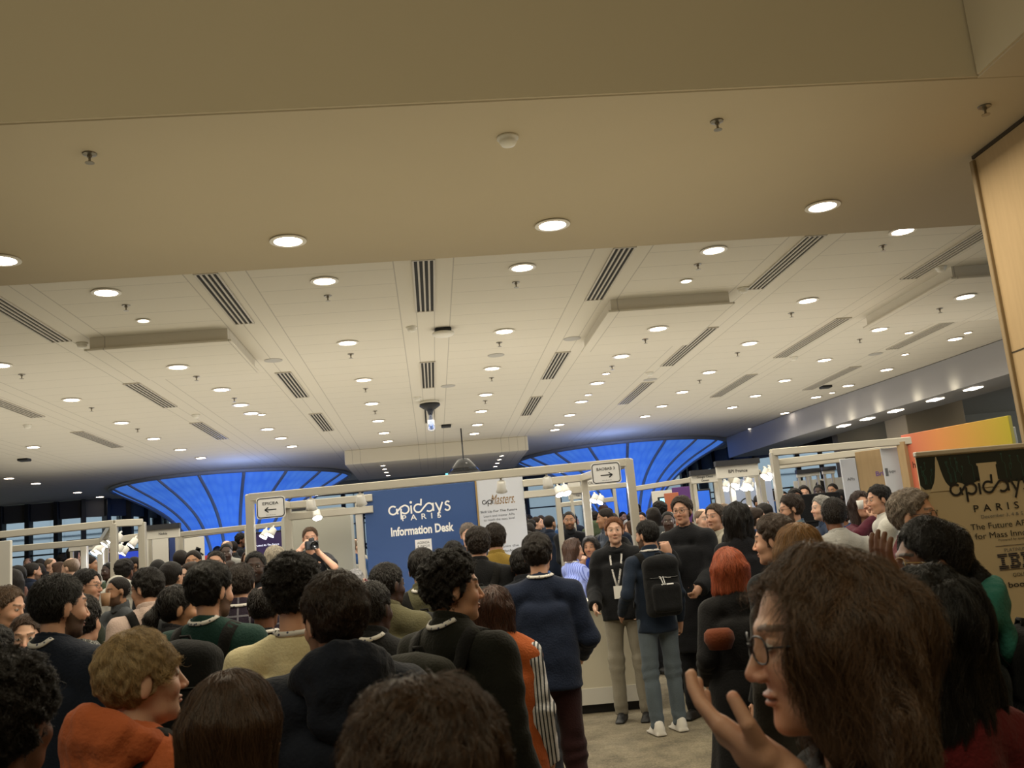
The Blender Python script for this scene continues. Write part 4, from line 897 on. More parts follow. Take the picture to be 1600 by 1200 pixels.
def apidays_logo(u, m, parent, loc, upto=7, rz=0):
    """the event's wordmark, u = x-height"""
    S = []
    S.append(arc(.5, .5, .42, 45, 315)+[(1.0, .42)]+[(1.35, .78)]+arc(1.75, .5, .42, 130, -140, 18)); S.append([(.90, .66), (.90, .40), (1.0, .07)]); S.append([(1.36, .62), (1.33, .30), (1.33, -.5)])
    S.append([(2.42, 0), (2.42, .86)]); S.append(arc(2.42, 1.18, .06, 0, 360, 10))
    if upto > 4: S.append(arc(3.15, .5, .42, 45, 315)+[(3.62, .40), (3.95, .74)]+arc(4.3, .5, .42, 125, -130, 18)); S.append([(3.45, .75), (3.52, 1.45)]); S.append([(4.72, .92), (4.74, .08)])
    if upto > 5: S.append([(5.0, .92), (5.35, .08)]); S.append([(5.72, .92), (5.16, -.5)])
    if upto > 6: S.append(arc(6.25, .72, .22, 30, 200, 10)+arc(6.2, .28, .26, 60, -160, 12))
    b = MB()
    for k, p in enumerate(S): ribbon(b, [(x*u, z*u) for x, z in p], .17*u, y=-.002-.0004*k)
    return b.build('logo', m, parent, loc=loc, rz=rz)
def pline(name, pa, pb, sec, m, parent, off=None):
    b = MB(); pa, pb = np.array(pa, float), np.array(pb, float); d = pb-pa; L = np.linalg.norm(d); u = d/L; a = np.array([0, 0, 1.]) if abs(u[2]) < .9 else np.array([0, 1., 0]); v = np.cross(a, u); v /= np.linalg.norm(v); w = np.cross(u, v)
    R = np.stack([u, v, w], 1); b.box((pa+pb)/2, (L, sec, sec), R=R, bev=.006)
    b.box((pa+pb)/2-v*0, (L*.999, sec*.3, sec*1.02), R=R); return b.build(name, m, parent)
def frame(label, posts, beams, group=None, sec=.07):
    o = empty('booth_gantry', (posts[0][0], posts[0][1], 0), label=label, cat='booth gantry', group=group); base = np.array([posts[0][0], posts[0][1], 0])
    for p in posts: OBST.append((p[0], p[1], p[0], p[1]))
    for p in posts: pline('post', np.array([p[0], p[1], zf(p[1])])-base, np.array([p[0], p[1], p[2]])-base, sec, m_alu, o)
    for a, b_ in beams: pline('beam', np.array(a)-base, np.array(b_)-base, sec, m_alu, o)
    return o
m_lampw = mat('spot_white', 'e4e2dc', .35); m_lampe = mat('spot_glow', 'ffffff', .5, emit=30, ecol='f4f6ff')
def booth_spot(p, aim, label, group=None, power=18, col=(1, .95, .88), arm=.25, vis=1):
    d = nrm(aim); o = empty('booth_spotlight', tuple(p), label=label, cat='spotlight', group=group); q = np.array([0, 0, 0.]); e = np.array([0, -arm*.5, -.06]) if arm else q
    R = np.array(Vector(tuple(-d)).to_track_quat('Z', 'Y').to_matrix())
    MB().tube([q, e*.6+[0, 0, .03], e], .012, 8).build('arm', m_lampw, o, smooth=True)
    b = MB(); b.lathe([(.03, .06), (.045, .05), (.05, -.02), (.062, -.06), (.058, -.06), (.045, -.02)], e+d*.03, 20, R=R); b.build('housing', m_lampw, o, smooth=True)
    b = MB(); b.lathe([(.054, -.052), (.03, -.06), (.001, -.062)], e+d*.03, 18, R=R); b.build('lens', m_lampe, o, smooth=True)
    if power: spot('booth_lamp', tuple(np.array(p)+e+d*.11), power*.55, col, 110, .8, tuple(d), .05)
    return o
def panel(name, cat, label, pa, pb, z0, z1, m, th=.04, group=None, bev=.004, round_=0):
    OBST.append((pa[0], pa[1], pb[0], pb[1]))
    """upright board between two plan points; returns its Empty, the width, and the local frame (x along, -y to the viewer)"""
    z0 = z0 or min(zf(pa[1]), zf(pb[1])); a = math.atan2(pb[1]-pa[1], pb[0]-pa[0]); L = math.hypot(pb[0]-pa[0], pb[1]-pa[1]); o = empty(name, (pa[0], pa[1], 0), a, label=label, cat=cat, group=group)
    if round_:
        P = [(0, z0), (L, z0)]+[(L-round_+round_*math.cos(t), z1-round_+round_*math.sin(t)) for t in np.linspace(0, math.pi/2, 8)]+[(round_-round_*math.sin(t), z1-round_+round_*math.cos(t)) for t in np.linspace(0, math.pi/2, 8)]
        MB().prism(P, 0, th).build('board', m, o)
    else: MB().box((L/2, th/2, (z0+z1)/2), (L, th, z1-z0), bev=bev).build('board', m, o)
    return o, L
m_ink = mat('ink_black', '15181c', .6); m_inkw = mat('ink_white', 'f0f0ee', .6); m_gold = mat('ink_gold', '8a6a3a', .6); m_grey = mat('ink_grey', '5c6066', .6)
# ------------------------------------------------------------------ information booth
A0, A1 = np.array([-1.92, 10.5]), np.array([2.12, 10.05]); ZB = 2.545
u_ = (A1-A0)/np.linalg.norm(A1-A0); v_ = np.array([-u_[1], u_[0]]); BL = np.linalg.norm(A1-A0); ang = math.atan2(u_[1], u_[0])
def bp_(s, t, z=0): p = A0+u_*s+v_*t; return (p[0], p[1], z)
D_ = 1.55
def pl(px_, py_, t):
    """where a pixel's ray meets the booth's vertical plane at depth t -> (s, z)"""
    d = ray(px_, py_); o = np.array([0, 0, EYE]); n = np.array([v_[0], v_[1], 0]); p0 = np.array(bp_(0, t)); k = (p0-o).dot(n)/d.dot(n); p = o+d*k
    return (p[:2]-A0).dot(u_), p[2]
frame('white aluminium booth frame around the information desk', [bp_(0, 0, ZB), bp_(BL, 0, ZB), bp_(BL-.42, D_, ZB), bp_(0, D_, ZB), bp_(pl(562, 770, D_)[0]-.03, D_+.03, ZB)], [(bp_(0, 0, ZB-.03), bp_(BL, 0, ZB-.03)), (bp_(0, 0, ZB-.03), bp_(0, D_, ZB-.03)), (bp_(BL, 0, ZB-.03), bp_(BL-.42, D_, ZB-.03)), (bp_(0, D_, ZB-.03), bp_(1.05, D_, ZB-.03)), (bp_(2.9, D_, ZB-.03), bp_(BL-.42, D_, ZB-.03)), (bp_(2.9, D_, ZB-.17), bp_(BL-.42, D_, ZB-.17)), (bp_(0, D_, ZB-.17), bp_(1.05, D_, ZB-.17))], sec=.085)
s0, z0 = pl(568, 769, D_); s1, z1 = pl(741, 752, D_); s2, z2 = pl(816, 745, D_); ZT = (z0+z1)/2
o, L = panel('blue_banner', 'banner', 'blue information desk wall panel with white event wordmark', bp_(s0, D_), bp_(s1, D_), 0, ZT, mat('banner_blue', '2f4f86', .5))
cx, cz = pl(657, 795, D_); uu = pl(705, 790, D_)[0]-pl(607, 800, D_)[0]
apidays_logo(uu/6.6, m_inkw, o, (pl(607, 803, D_)[0]-s0, -.001, pl(607, 806, D_)[1]))
sx_, zz_ = pl(659, 809, D_); txt('PARIS', .42*uu/.68, uu*.062/.68*1.0, m_inkw, o, (sx_-s0, -.001, pl(659, 807, D_)[1]), spacing=1.9, bold=.01)
sx_, zz_ = pl(660, 827, D_); wI = pl(709, 822, D_)[0]-pl(611, 831, D_)[0]; txt('Information Desk', wI, wI*.145, m_inkw, o, (sx_-s0, -.001, zz_), bold=.032)
sx_, zz_ = pl(662, 853, D_); b = MB(); b.box((sx_-s0, -.004, zz_-.02), (.20, .008, .20)); c_ = b.build('notice', mat('paper', 'e6e6e6', .6), o); txt('AGENDA', .15, .03, m_ink, c_, (sx_-s0, -.009, zz_+.04)); txt('& INFOS', .15, .026, m_ink, c_, (sx_-s0, -.009, zz_))
b = MB()
for k in range(26): h = .04+.12*abs(math.sin(k*1.7)); b.box((.05+k*.045, -.002, .95+h/2), (.006, .002, h))
b.build('skyline_print', mat('print_cyan', '4fb0d0', .6), o)
o, L = panel('white_banner', 'banner', 'white wall panel advertising training beside blue information panel', bp_(s1+.012, D_-.01), bp_(s2, D_-.01), 0, (z1+z2)/2+.01, mat('banner_white', 'c9cdd6', .5))
MB().box((.004, -.004, z1/2), (.02, .01, z1)).build('edge_strip', mat('edge_gold', '9a8050', .5), o)
def wtx(s, x0, y0, x1, y1, h, m, b=0, **k):
    a, c = pl(x0, y0, D_), pl(x1, y1, D_); return txt(s, c[0]-a[0], h, m, o, ((a[0]+c[0])/2-s1-.012, -.002, (a[1]+c[1])/2), bold=b, **k)
apl = pl(752, 789, D_); apidays_logo(.054, m_ink, o, (apl[0]-s1, -.002, apl[1]), upto=4); wtx('Masters.', 766, 782, 804, 777, .12, m_gold, slant=.5)
wtx('Skill Up For The Future', 751, 801, 808, 796, .035, m_grey, .015); wtx('Learn and master APIs', 756, 807, 804, 803, .028, m_grey); wtx('to reach the next level', 756, 813, 804, 809, .028, m_grey); wtx('Follow to join the', 754, 857, 811, 852, .036, m_grey, .01); wtx('Training Platform', 756, 864, 812, 859, .036, m_grey, .01)
# hanging room signs
def room_sign(cx_, cy_, t1, left, label):
    sx_, zz_ = pl(cx_, cy_, -.06); P = bp_(sx_, -.06); o = empty('room_sign', P, ang, label=label, cat='sign'); w, h = .42/1.0, .30
    def rr(w, h, r): return [(sx*(w/2-r)+r*math.cos(a), sz*(h/2-r)+r*math.sin(a)) for sx, sz, a0 in ((1, 1, 0), (-1, 1, 90), (-1, -1, 180), (1, -1, 270)) for a in [math.radians(a0+t) for t in (0, 22, 45, 67, 90)]]
    MB().prism([(x, z+zz_) for x, z in rr(.31, .225, .03)], 0, .008).build('card', mat('paper', 'e6e6e6', .6), o)
    b = MB(); ribbon(b, [(x, z+zz_) for x, z in rr(.285, .20, .03)], .009, y=-.002, closed=True); b.build('border', m_ink, o)
    txt(t1, .17 if left else .19, .03, m_ink, o, (0, -.001, zz_+.045), bold=.01, name='lettering')
    b = MB(); s_ = -1 if left else 1; b.box((0, -.001, zz_-.022), (.12, .002, .011)); 
    for q in (1, -1): b.box((s_*.045, -.001, zz_-.022+q*.013), (.045, .002, .011), R=Ry(s_*q*.6))
    b.build('arrow', m_ink, o); txt('follow the arrows', .10, .010, m_grey, o, (0, -.001, zz_-.075))
    return o
room_sign(423, 793, 'EPICEA', True, 'white hanging sign reading EPICEA with an arrow pointing left'); room_sign(947, 739, 'BAOBAB 3', False, 'white hanging sign reading BAOBAB 3 with an arrow pointing right')
# spotlights along the frame
for x_, y_, t, aim, pw in ((485, 766, .03, (0, .35, -1), 26), (562, 760, .03, (.1, .5, -1), 30), (782, 743, .03, (0, .5, -1), 26), (853, 736, .03, (.1, .3, -1), 26)):
    s_, z_ = pl(x_, y_, t); p = bp_(s_, t, ZB-.07)
    booth_spot(p, aim, {485: 'white spotlight hanging near the EPICEA sign', 562: 'lit white spotlight over the corner of blue panel', 782: 'white spotlight hanging in front of the white panel', 853: 'white spotlight hanging left of the BAOBAB 3 sign'}[x_], None, pw, arm=.05)
for x_, y_, t in ((495, 793, D_), (870, 757, D_), (880, 755, D_)):
    s_, z_ = pl(x_, y_, t); booth_spot(bp_(s_, t, z_), (.2, -.5, -1), 'bright spotlight on the rear beam of the information booth', 'rear beam spotlights', 12, arm=.15)
# counter
o = empty('information_desk', bp_(0, .0), ang, label='long white information counter with people leaning over it', cat='desk'); dL = BL+.02
MB().box((dL/2, .31, .58), (dL, .58, .98), bev=.006).build('body', mat('counter_white', 'cfc8b4', .45), o); MB().box((dL/2, .30, 1.10), (dL+.06, .68, .055), bev=.006).build('counter_top', m_white, o)
b = MB(); b.box((dL/2, .33, .045), (dL-.04, .52, .09)); b.build('plinth', m_black, o); b = MB(); b.box((dL/2, .016, .17), (dL, .012, .16)); b.box((dL/2, .016, 1.045), (dL, .012, .05)); b.build('trim_board', m_white, o)
def on_desk(px_, py_, z=1.1275):
    p = atz(px_, py_, z); return p
p = on_desk(943, 925); o = empty('menu_stand', (p[0], p[1], 1.1275), ang-.1, label='white printed notice standing in a black holder on the desk', cat='sign stand')
MB().box((0, .04, .008), (.21, .12, .016), bev=.003).build('base', m_black, o); MB().box((0, .03, .15), (.22, .01, .29), R=Rx(-.15)).build('holder', mat('holder_brown', '4a3a2c', .5), o); c_ = MB().box((0, .02, .15), (.195, .006, .265), R=Rx(-.15)).build('sheet', mat('paper', 'e6e6e6', .6), o)
b = MB(); [b.box((-.0+.02*math.sin(k), .014+.0, .24-k*.02), (.12 if k % 3 else .08, .004, .004), R=Rx(-.15)) for k in range(9)]; b.build('print', m_grey, c_)
for i, (x_, y_, lb) in enumerate(((905, 931, 'white paper sheet lying on the information desk by a hand'), (935, 929, 'small pale tray on the information desk before the notice'), (925, 926, 'stack of yellow cards behind the notice on the desk'))):
    p = on_desk(x_, y_); o = (MB().box((0, 0, .001), (.24, .16, .002)) if i == 0 else MB().lathe([(.05, 0), (.075, .02), (.07, .022), (.05, .008)], n=20) if i == 1 else MB().box((0, 0, .02), (.16, .10, .04), bev=.003)).build(['paper_sheet', 'tray', 'card_stack'][i], [mat('paper', 'e6e6e6', .6), mat('tray_stone', 'a8a496', .5), mat('card_yellow', 'c8b878', .6)][i], loc=(p[0], p[1] if i != 2 else p[1]+.12, 1.1275), rz=ang+.2); tag(o, lb, ['paper', 'tray', 'cards'][i])
p = on_desk(930, 927); tag(MB().box((0, 0, .005), (.15, .075, .01), bev=.003).build('mobile_phone', m_black, loc=(p[0]-.05, p[1]+.10, 1.1275), rz=.5), 'black mobile phone lying on the desk before the notice', 'phone')
# grey rounded panel behind the photographer
pa, pb = aty(438, 800, 12.7), aty(547, 798, 12.5); o, L = panel('display_wall', 'display wall', 'pale grey display wall with a rounded corner behind the photographer', pa, pb, 0, 2.48, mat('pale_grey_board', 'b4b4aa', .6), .12, round_=.15)
# left booths --------------------------------------------------------------
def fa(px_, py_, z=2.5): return atz(px_, py_, z)
def PZ(px_, py_, Y): p = aty(px_, py_, Y); return tuple(p)
pL = PZ(178, 818, 12.5); pR = PZ(222, 816, 12.7); pW = PZ(-90, 845, 12.4)
frame('white aluminium booth frame at the left with one tall post', [pL, (pR[0], pR[1], pR[2]), PZ(158, 853, 14.6), PZ(132, 848, 14.4)], [(pW, pL), (pL, pR), (PZ(16, 858, 13.8), PZ(160, 846, 13.6)), (PZ(160, 846, 13.6), PZ(222, 838, 13.7)), (pL, PZ(160, 846, 13.6))], sec=.085)
for x_, y_, Y in ((173, 836, 13.4), (183, 833, 13.2), (190, 831, 13.2), (214, 838, 13.5), (156, 851, 14.3), (163, 848, 14.3), (192, 848, 14.4), (200, 851, 14.6)):
    booth_spot(PZ(x_, y_, Y), (-.5, -.3, -.7), 'bright spotlight on the left booth frame', 'left booth spotlights', 5 if x_ in (183, 214, 156) else 0, arm=.18)
def fascia(px0, py0, px1, py1, hpx, Y, text, label, cap=True, tw=.35):
    a, c = aty(px0, py0, Y), aty(px1, py1, Y); h = hpx/FPX*Y; zt = (a[2]+c[2])/2; o, L = panel('fascia_sign', 'sign', label, a, c, zt-h, zt, m_white, .05)
    if cap: MB().box((L/2, .0, zt+.03), (L+.03, .09, .07)).build('cap', mat('cap_dark', '25262c', .5), o)
    for q in (.04, L-.04): MB().box((q, .03, (zt-h)/2), (.045, .04, zt-h)).build('post', m_alu, o)
    if text: txt(text, L*tw, None, m_ink, o, (L/2, -.002, zt-h/2), bold=.01)
    return o
fascia(229, 829, 280, 824, 14, 14.0, 'Nokia', 'white booth sign reading Nokia with a dark cap at the left', tw=.26); fascia(107, 851, 170, 846, 10, 15.4, 'Mulesoft', 'small white booth sign over the far left booth', tw=.2)
fascia(887, 752, 962, 745, 12, 14.6, 'Okta', 'white booth sign reading Okta beneath the BAOBAB 3 sign', False, .16); fascia(888, 772, 917, 769, 9, 16.0, 'Tyk', 'small white booth sign below the Okta sign', True, .2)
fascia(445, 801, 486, 797, 14, 13.2, 'MuleSoft', 'white booth sign reading MuleSoft above the display wall', True, .75)
fascia(1119, 730, 1184, 722, 20, 12.4, 'BPI France', 'white booth sign reading BPI France with a dark cap', True, .45); 
o = fascia(1080, 744, 1121, 739, 13, 13.0, '', 'white booth sign reading Google Cloud Gemini', True)
a = aty(1080, 744, 13.0); c = aty(1121, 739, 13.0); Lg = c[0]-a[0]; txt('Google Cloud', Lg*.6, None, m_ink, o, (Lg/2, -.002, (a[2]+c[2])/2-.035), bold=.01); txt('Gemini', Lg*.3, None, m_ink, o, (Lg/2, -.002, (a[2]+c[2])/2-.08), bold=.01)
for i, (x_, y_) in enumerate(((1245, 740), (1262, 738), (1285, 735))): fascia(x_, y_, x_+19, y_-1, 6, 17+i*.3, '', ['small white booth sign above the black screen, leftmost of three', 'small white booth sign above the black screen, middle of three', 'small white booth sign above the black screen, rightmost of three'][i], True)
o, L = panel('white_partition', 'partition', 'tall plain white partition at the far left edge', aty(-60, 858, 9.2), aty(16, 853, 9.2), 0, 2.2, m_white, .05)
# left interior: blue screens, laptop, white counters
def screen(px0, py0, px1, py1, Y, label, col='1b2f8a', emit=.8, fr=True, prints=None):
    a, c = aty(px0, py0, Y), aty(px1, py1, Y); w = c[0]-a[0]; h = a[2]-c[2]; o = empty('display_screen', ((a[0]+c[0])/2, Y, 0), label=label, cat='screen'); zc = (a[2]+c[2])/2
    MB().box((0, .03, zc), (w+.05, .05, h+.05), bev=.006).build('frame', m_black, o); MB().box((0, -.001, zc), (w, .006, h)).build('panel', mat('screen_'+col, col, .3, emit=emit), o)
    MB().box((0, .05, (zc-h/2)/2), (.08, .05, zc-h/2)).build('stand', m_black, o)
    if prints:
        for i, (t, dz, tw) in enumerate(prints): txt(t, w*tw, None, mat('screen_text', 'e8ecff', .5, emit=.8), o, (0, -.006, zc+dz*h))
    return o
screen(178, 864, 218, 892, 15.6, 'dark blue screen glowing behind the left booth posts'); screen(392, 835, 442, 872, 14.4, 'dark purple screen behind the EPICEA post', '2a1f3e', .5, prints=[('Trusted AI: The Future', .05, .8)])
screen(1031, 779, 1065, 790, 15.2, 'pale cyan monitor below the left of the signs', '8fd0e0', .9); screen(1086, 768, 1112, 800, 13.9, 'blue screen with grey panel inside the cloud booth', '1f4fa8', .7)
o, L = panel('backdrop', 'backdrop', 'white backdrop with dark splashes at the left beside blue column', aty(284, 830, 16.2), aty(318, 828, 16.2), 0, 2.45, m_white); b = MB(); rng = random.Random(3)
for k in range(14): b.box((rng.random()*L*.8+.05, -.003, 1.2+rng.random()*1.1), (.05+rng.random()*.08, .004, .02+rng.random()*.06), R=Ry(rng.random()*3))
b.build('print', m_ink, o); txt('bump.sh', L*.4, None, m_ink, o, (L*.66, -.003, 2.15)); 
o, L = panel('backdrop', 'backdrop', 'narrow red panel standing beside the blue column', aty(319, 842, 16.6), aty(332, 842, 16.6), 0, 2.15, mat('panel_red', 'c8404a', .5))
for i, (x0_, x1_, y_, Y, mm, lb) in enumerate(((225, 262, 842, 15.2, m_white, 'white booth wall below the Nokia sign'), (264, 283, 838, 15.4, mat('panel_navy', '2a3f78', .5), 'navy booth panel below the Nokia sign'), (1018, 1050, 768, 15.9, m_white, 'white booth wall beside the purple panel'), (1050, 1078, 762, 15.3, mat('panel_purple', '5a2f78', .5), 'purple booth panel left of the cloud booth'), (1038, 1060, 771, 15.0, mat('panel_orange', 'b86a4a', .5), 'orange panel above the cyan monitor'), (1120, 1205, 752, 15.8, mat('panel_ice', 'aab8d8', .5), 'pale blue booth wall below the BPI France sign'), (1240, 1320, 752, 18.5, m_white, 'bright white far booth wall above the black screen'))):
    a, c = aty(x0_, y_, Y), aty(x1_, y_, Y); o, L = panel('booth_wall', 'booth wall', lb, a, c, 0 if 'orange' not in lb else 1.8, a[2], mm)
    if 'pale blue' in lb: b = MB(); ribbon(b, arc(L*.5, 2.15, .12, 20, 170, 14), .02, y=-.003); b.build('print', m_ink, o)
# right booths ----------------------------------------------------------------
q1 = PZ(1208, 707, 11.6); q2 = PZ(1428, 688, 10.6); q3 = PZ(1578, 668, 9.6)
frame('white aluminium booth frame at the right with long top beams', [q1, PZ(1577, 668, 9.65)], [(q1, q2), (q2, q3), (PZ(1212, 723, 12.6), PZ(1410, 700, 11.6)), (PZ(1212, 729, 13.0), PZ(1320, 717, 12.5)), (q1, PZ(1212, 723, 12.6))], sec=.085)
frame('slim white booth posts below the BPI France sign', [PZ(1141, 742, 12.9), PZ(1188, 738, 12.9), PZ(1165, 745, 15)], [(PZ(1141, 742, 12.9), PZ(1188, 738, 12.9)), (PZ(1165, 745, 15), PZ(1205, 740, 15))], sec=.07)
frame('slim white booth posts carrying the Google Cloud sign', [PZ(1080, 745, 13.1), PZ(1119, 742, 13.1)], [(PZ(985, 765, 13.5), PZ(1080, 750, 13.1)), (PZ(1080, 745, 13.1), PZ(1119, 742, 13.1))], sec=.07)
frame('white booth frame running behind the information booth at right', [PZ(870, 765, 13.4), PZ(917, 768, 14.4)], [(PZ(850, 770, 13.4), PZ(985, 757, 13.6)), (PZ(870, 790, 15), PZ(960, 780, 15))], sec=.07)
frame('white booth frame crossing before the left blue column', [PZ(283, 835, 14.6), PZ(386, 824, 14.0)], [(PZ(283, 835, 14.6), PZ(386, 824, 14.0)), (PZ(283, 838, 14.9), PZ(445, 818, 14.0))], sec=.07)
for x_, y_, Y in ((1131, 750, 12.9), (1147, 745, 12.9), (1147, 748, 13.2), (1166, 745, 12.9), (1193, 730, 12), (1200, 728, 12), (1207, 726, 12), (1196, 733, 12.3), (1161, 752, 14.8), (1170, 751, 14.8), (928, 770, 14.4), (937, 772, 14.5), (417, 825, 14.0), (428, 822, 14.0)):
    booth_spot(PZ(x_, y_, Y), (-.4, -.3, -.7), 'bright spotlight glaring in the booths beyond the aisle', 'far booth spotlights', 6 if x_ in (1147, 1200, 928, 428, 1161) else 0, arm=.18)
oakm = m_wood
a, c = aty(1335, 706, 11.3), aty(1420, 697, 10.9); o, L = panel('oak_booth_wall', 'booth wall', 'pale oak booth wall holding a blue screen at the right', a, c, 0, 2.52, oakm, .08)
txt('Bright Cloud', .42, None, mat('ink_purple', '6a4a9a', .6), o, (.42, -.002, 2.22), bold=.01)
sc_ = MB().box((.38, -.02, 1.52), (.50, .03, 1.04), bev=.004).build('screen_frame', m_white, o); MB().box((.38, -.038, 1.52), (.43, .008, .97)).build('screen', mat('screen_soft_blue', '4a66a8', .3, emit=.55), sc_)
o, L = panel('white_banner', 'banner', 'narrow white banner left of the oak booth wall', aty(1313, 718, 11.3), aty(1336, 715, 11.3), 0, 2.45, mat('banner_white', 'c9cdd6', .5)); txt('Welcome to', L*.8, None, m_grey, o, (L/2, -.003, 1.78)); txt('APIs', L*.5, None, m_grey, o, (L/2, -.003, 2.2))
o, L = panel('white_banner', 'banner', "white banner saying there's no AI without APIs, right of oak wall", aty(1376, 704, 10.85), aty(1403, 701, 10.8), 0, 2.5, mat('banner_white', 'c9cdd6', .5))
txt("There's no AI", L*.8, .07, m_grey, o, (L/2, -.003, 1.93)); txt('without APIs', L*.72, .07, m_grey, o, (L/2, -.003, 1.79)); txt('Apigee', L*.4, .045, m_grey, o, (L*.45, -.003, 2.22)); 
b = MB(); b.box((L*.15, -.003, 2.22), (.03, .003, .09)); b.build('print', m_grey, o)
# orange to yellow printed wall
m_grad = mat('printed_wall', 'e08060', .55); nt = m_grad.node_tree; tc = nt.nodes.new('ShaderNodeTexCoord'); sp_ = nt.nodes.new('ShaderNodeSeparateXYZ'); nt.links.new(tc.outputs['Generated'], sp_.inputs[0]); r = nt.nodes.new('ShaderNodeValToRGB')
for e, (p_, c_) in zip([r.color_ramp.elements[0], r.color_ramp.elements[1]], ((0, 'd8705e'), (1, 'b8a820'))): e.position = p_; e.color = (*srgb(c_), 1)
e = r.color_ramp.elements.new(.35); e.color = (*srgb('e09050'), 1); nt.links.new(sp_.outputs[0], r.inputs[0]); nt.links.new(r.outputs[0], nt.nodes['Principled BSDF'].inputs['Base Color'])
a, c = aty(1410, 699, 10.7), aty(1578, 668, 9.5); o, L = panel('printed_booth_wall', 'booth wall', 'orange to yellow printed booth wall behind the roll-up banner', a, c, 0, 2.62, m_grad, .06); txt('hpiTran', .30, .10, mat('ink_rust', '6a2f20', .6), o, (.25, -.002, 2.25), bold=.01)
for t in (.03,): MB().box((.02, -.03, 1.27), (.10, .06, 2.54)).build('end_post', oakm, o)
b = MB(); o = empty('black_screen_wall', tuple(aty(1276, 790, 11.2)*[1, 1, 0]), -.10, label='large black cloth covered board behind the grey shirt man', cat='board'); a, c = aty(1242, 774, 11.2), aty(1314, 765, 11.2); w = c[0]-a[0]; MB().box((0, 0, a[2]/2), (w, .08, a[2]), bev=.01).build('board', fabric('16181c'), o); MB().box((0, -.045, a[2]-.32), (w*.96, .01, .02)).build('seam', m_black, o)
# high table with bottles
p = aty(1352, 850, 8.1); o = empty('high_table', (p[0], p[1], 0), label='high round table with cream cloth where two people drink', cat='table'); b = MB(); b.lathe([(.30, .0), (.16, .35), (.15, .7), (.30, 1.07), (.31, 1.10), (.001, 1.105)], n=28); b.build('cloth', fabric('c8bc98'), o, smooth=True)
for i in range(5):
    a = i*1.25; x, y = p[0]+.12*math.cos(a)-.06, p[1]+.1*math.sin(a); b = MB(); b.lathe([(.028, 0), (.03, .01), (.03, .13), (.012, .17), (.011, .22), (.013, .225), (.001, .226)], n=14); o = b.build('bottle', mat('bottle_clear', 'b8c0a8', .15) if i % 2 else mat('bottle_dark', '2e2418', .2), loc=(x, y, 1.105), smooth=True); tag(o, 'small bottle standing on the cream high table', 'bottle', 'bottles on the high table')
for i, (dx, dy, c_) in enumerate(((.16, -.1, 'c04a50'), (.02, -.20, 'e0ded8'))): tag(MB().lathe([(.03, 0), (.04, .11), (.037, .11), (.028, .01)], n=18).build('drinking_cup', mat('cup_'+c_, c_, .5), loc=(p[0]+dx, p[1]+dy, 1.105), smooth=True), ['red paper cup on the cream high table', 'white paper cup on the cream high table'][i], 'cup')
# left counter with a laptop
p = aty(185, 930, 9.3); o = empty('booth_counter', (p[0], 9.6, 0), label='white booth counter with open laptop at the left', cat='counter'); MB().box((0, 0, .50), (.8, .5, 1.0), bev=.006).build('body', m_white, o); MB().box((0, 0, 1.02), (.86, .56, .04), bev=.005).build('counter_top', m_white, o)
o = empty('laptop', (p[0]-.05, 9.55, 1.04), .25, label='silver laptop open on the white booth counter', cat='laptop'); MB().box((0, 0, .008), (.32, .22, .016), bev=.004).build('base', m_alu, o); MB().box((0, -.13, .11), (.32, .012, .22), R=Rx(.25), bev=.004).build('lid', mat('laptop_silver', '9aa0a6', .35, .4), o)
# roll-up banner on the right ------------------------------------------------
RY = 4.72; a = aty(1430, 712, RY); W = .86; ZT = a[2]; o = empty('roll_up_banner', (a[0], RY, 0), label='beige roll-up banner with black skyline and sponsor names at right edge', cat='banner')
m_beige = mat('banner_beige', 'c8b898', .6, noise=.04, nscale=3); zb0 = zf(RY); MB().box((W/2, .004, (ZT+.08+zb0)/2), (W, .006, ZT-.08-zb0)).build('print_sheet', m_beige, o); MB().box((W/2, .0, ZT+.005), (W+.01, .03, .025), bev=.004).build('top_rail', m_alu, o); MB().box((W/2, .02, zb0+.045), (W+.04, .16, .09), bev=.01).build('cassette', m_alu, o); MB().tube([(W/2, .04, zb0+.08), (W/2, .04, ZT)], .01, 8).build('pole', m_alu, o)
def zr(py_, px_=1555): return aty(px_, py_, RY)[2]
m_sky = mat('print_night', '14201f', .6); rng = random.Random(11); top = ZT-.012
P = [(0, top), (0, zr(758, 1440))]; x = 0
while x < W-.02: x += .012+rng.random()*.02; P.append((min(x, W), zr(760)+.0+rng.random()*.022+.02*math.sin(x*5)))
P += [(W, top)]; b = MB(); b.prism(P, -.0025, -.001); b.build('skyline_print', m_sky, o)
b = MB(); tw = [(.060, 0), (.045, .03), (.032, .06), (.030, .065), (.022, .10), (.013, .16), (.008, .21), (.004, .235), (.002, .25)]; tx = aty(1469, 760, RY)[0]-a[0]; zb = zr(760)-.0; ht = (top-zb-.004)/.25
b.prism([(tx-w, zb+h*ht) for w, h in tw]+[(tx+w, zb+h*ht) for w, h in tw[::-1]], -.004, -.0026); ax_ = aty(1545, 750, RY)[0]-a[0]
b.prism([(ax_-.048, zb), (ax_-.048, zb+.11), (ax_-.054, zb+.115), (ax_-.054, zb+.125), (ax_+.054, zb+.125), (ax_+.054, zb+.115), (ax_+.048, zb+.11), (ax_+.048, zb)], -.004, -.0026); b.build('tower_print', m_beige, o)
b = MB()
for k in range(34):
    x = .02+rng.random()*(W-.04)
    if abs(x-tx) < .045 or abs(x-ax_) < .07: continue
    z = zb+.04; h1 = .03+rng.random()*.06; dx = rng.choice((-1, 1))*.012; h2 = .02+rng.random()*.05; pts = [(x, z), (x, z+h1), (x+dx, z+h1+.012), (x+dx, min(z+h1+h2, top-.02))]; ribbon(b, pts, .0022, y=-.003); ribbon(b, arc(x+dx, min(z+h1+h2, top-.02)+.004, .0035, 0, 360, 8), .003, y=-.003)
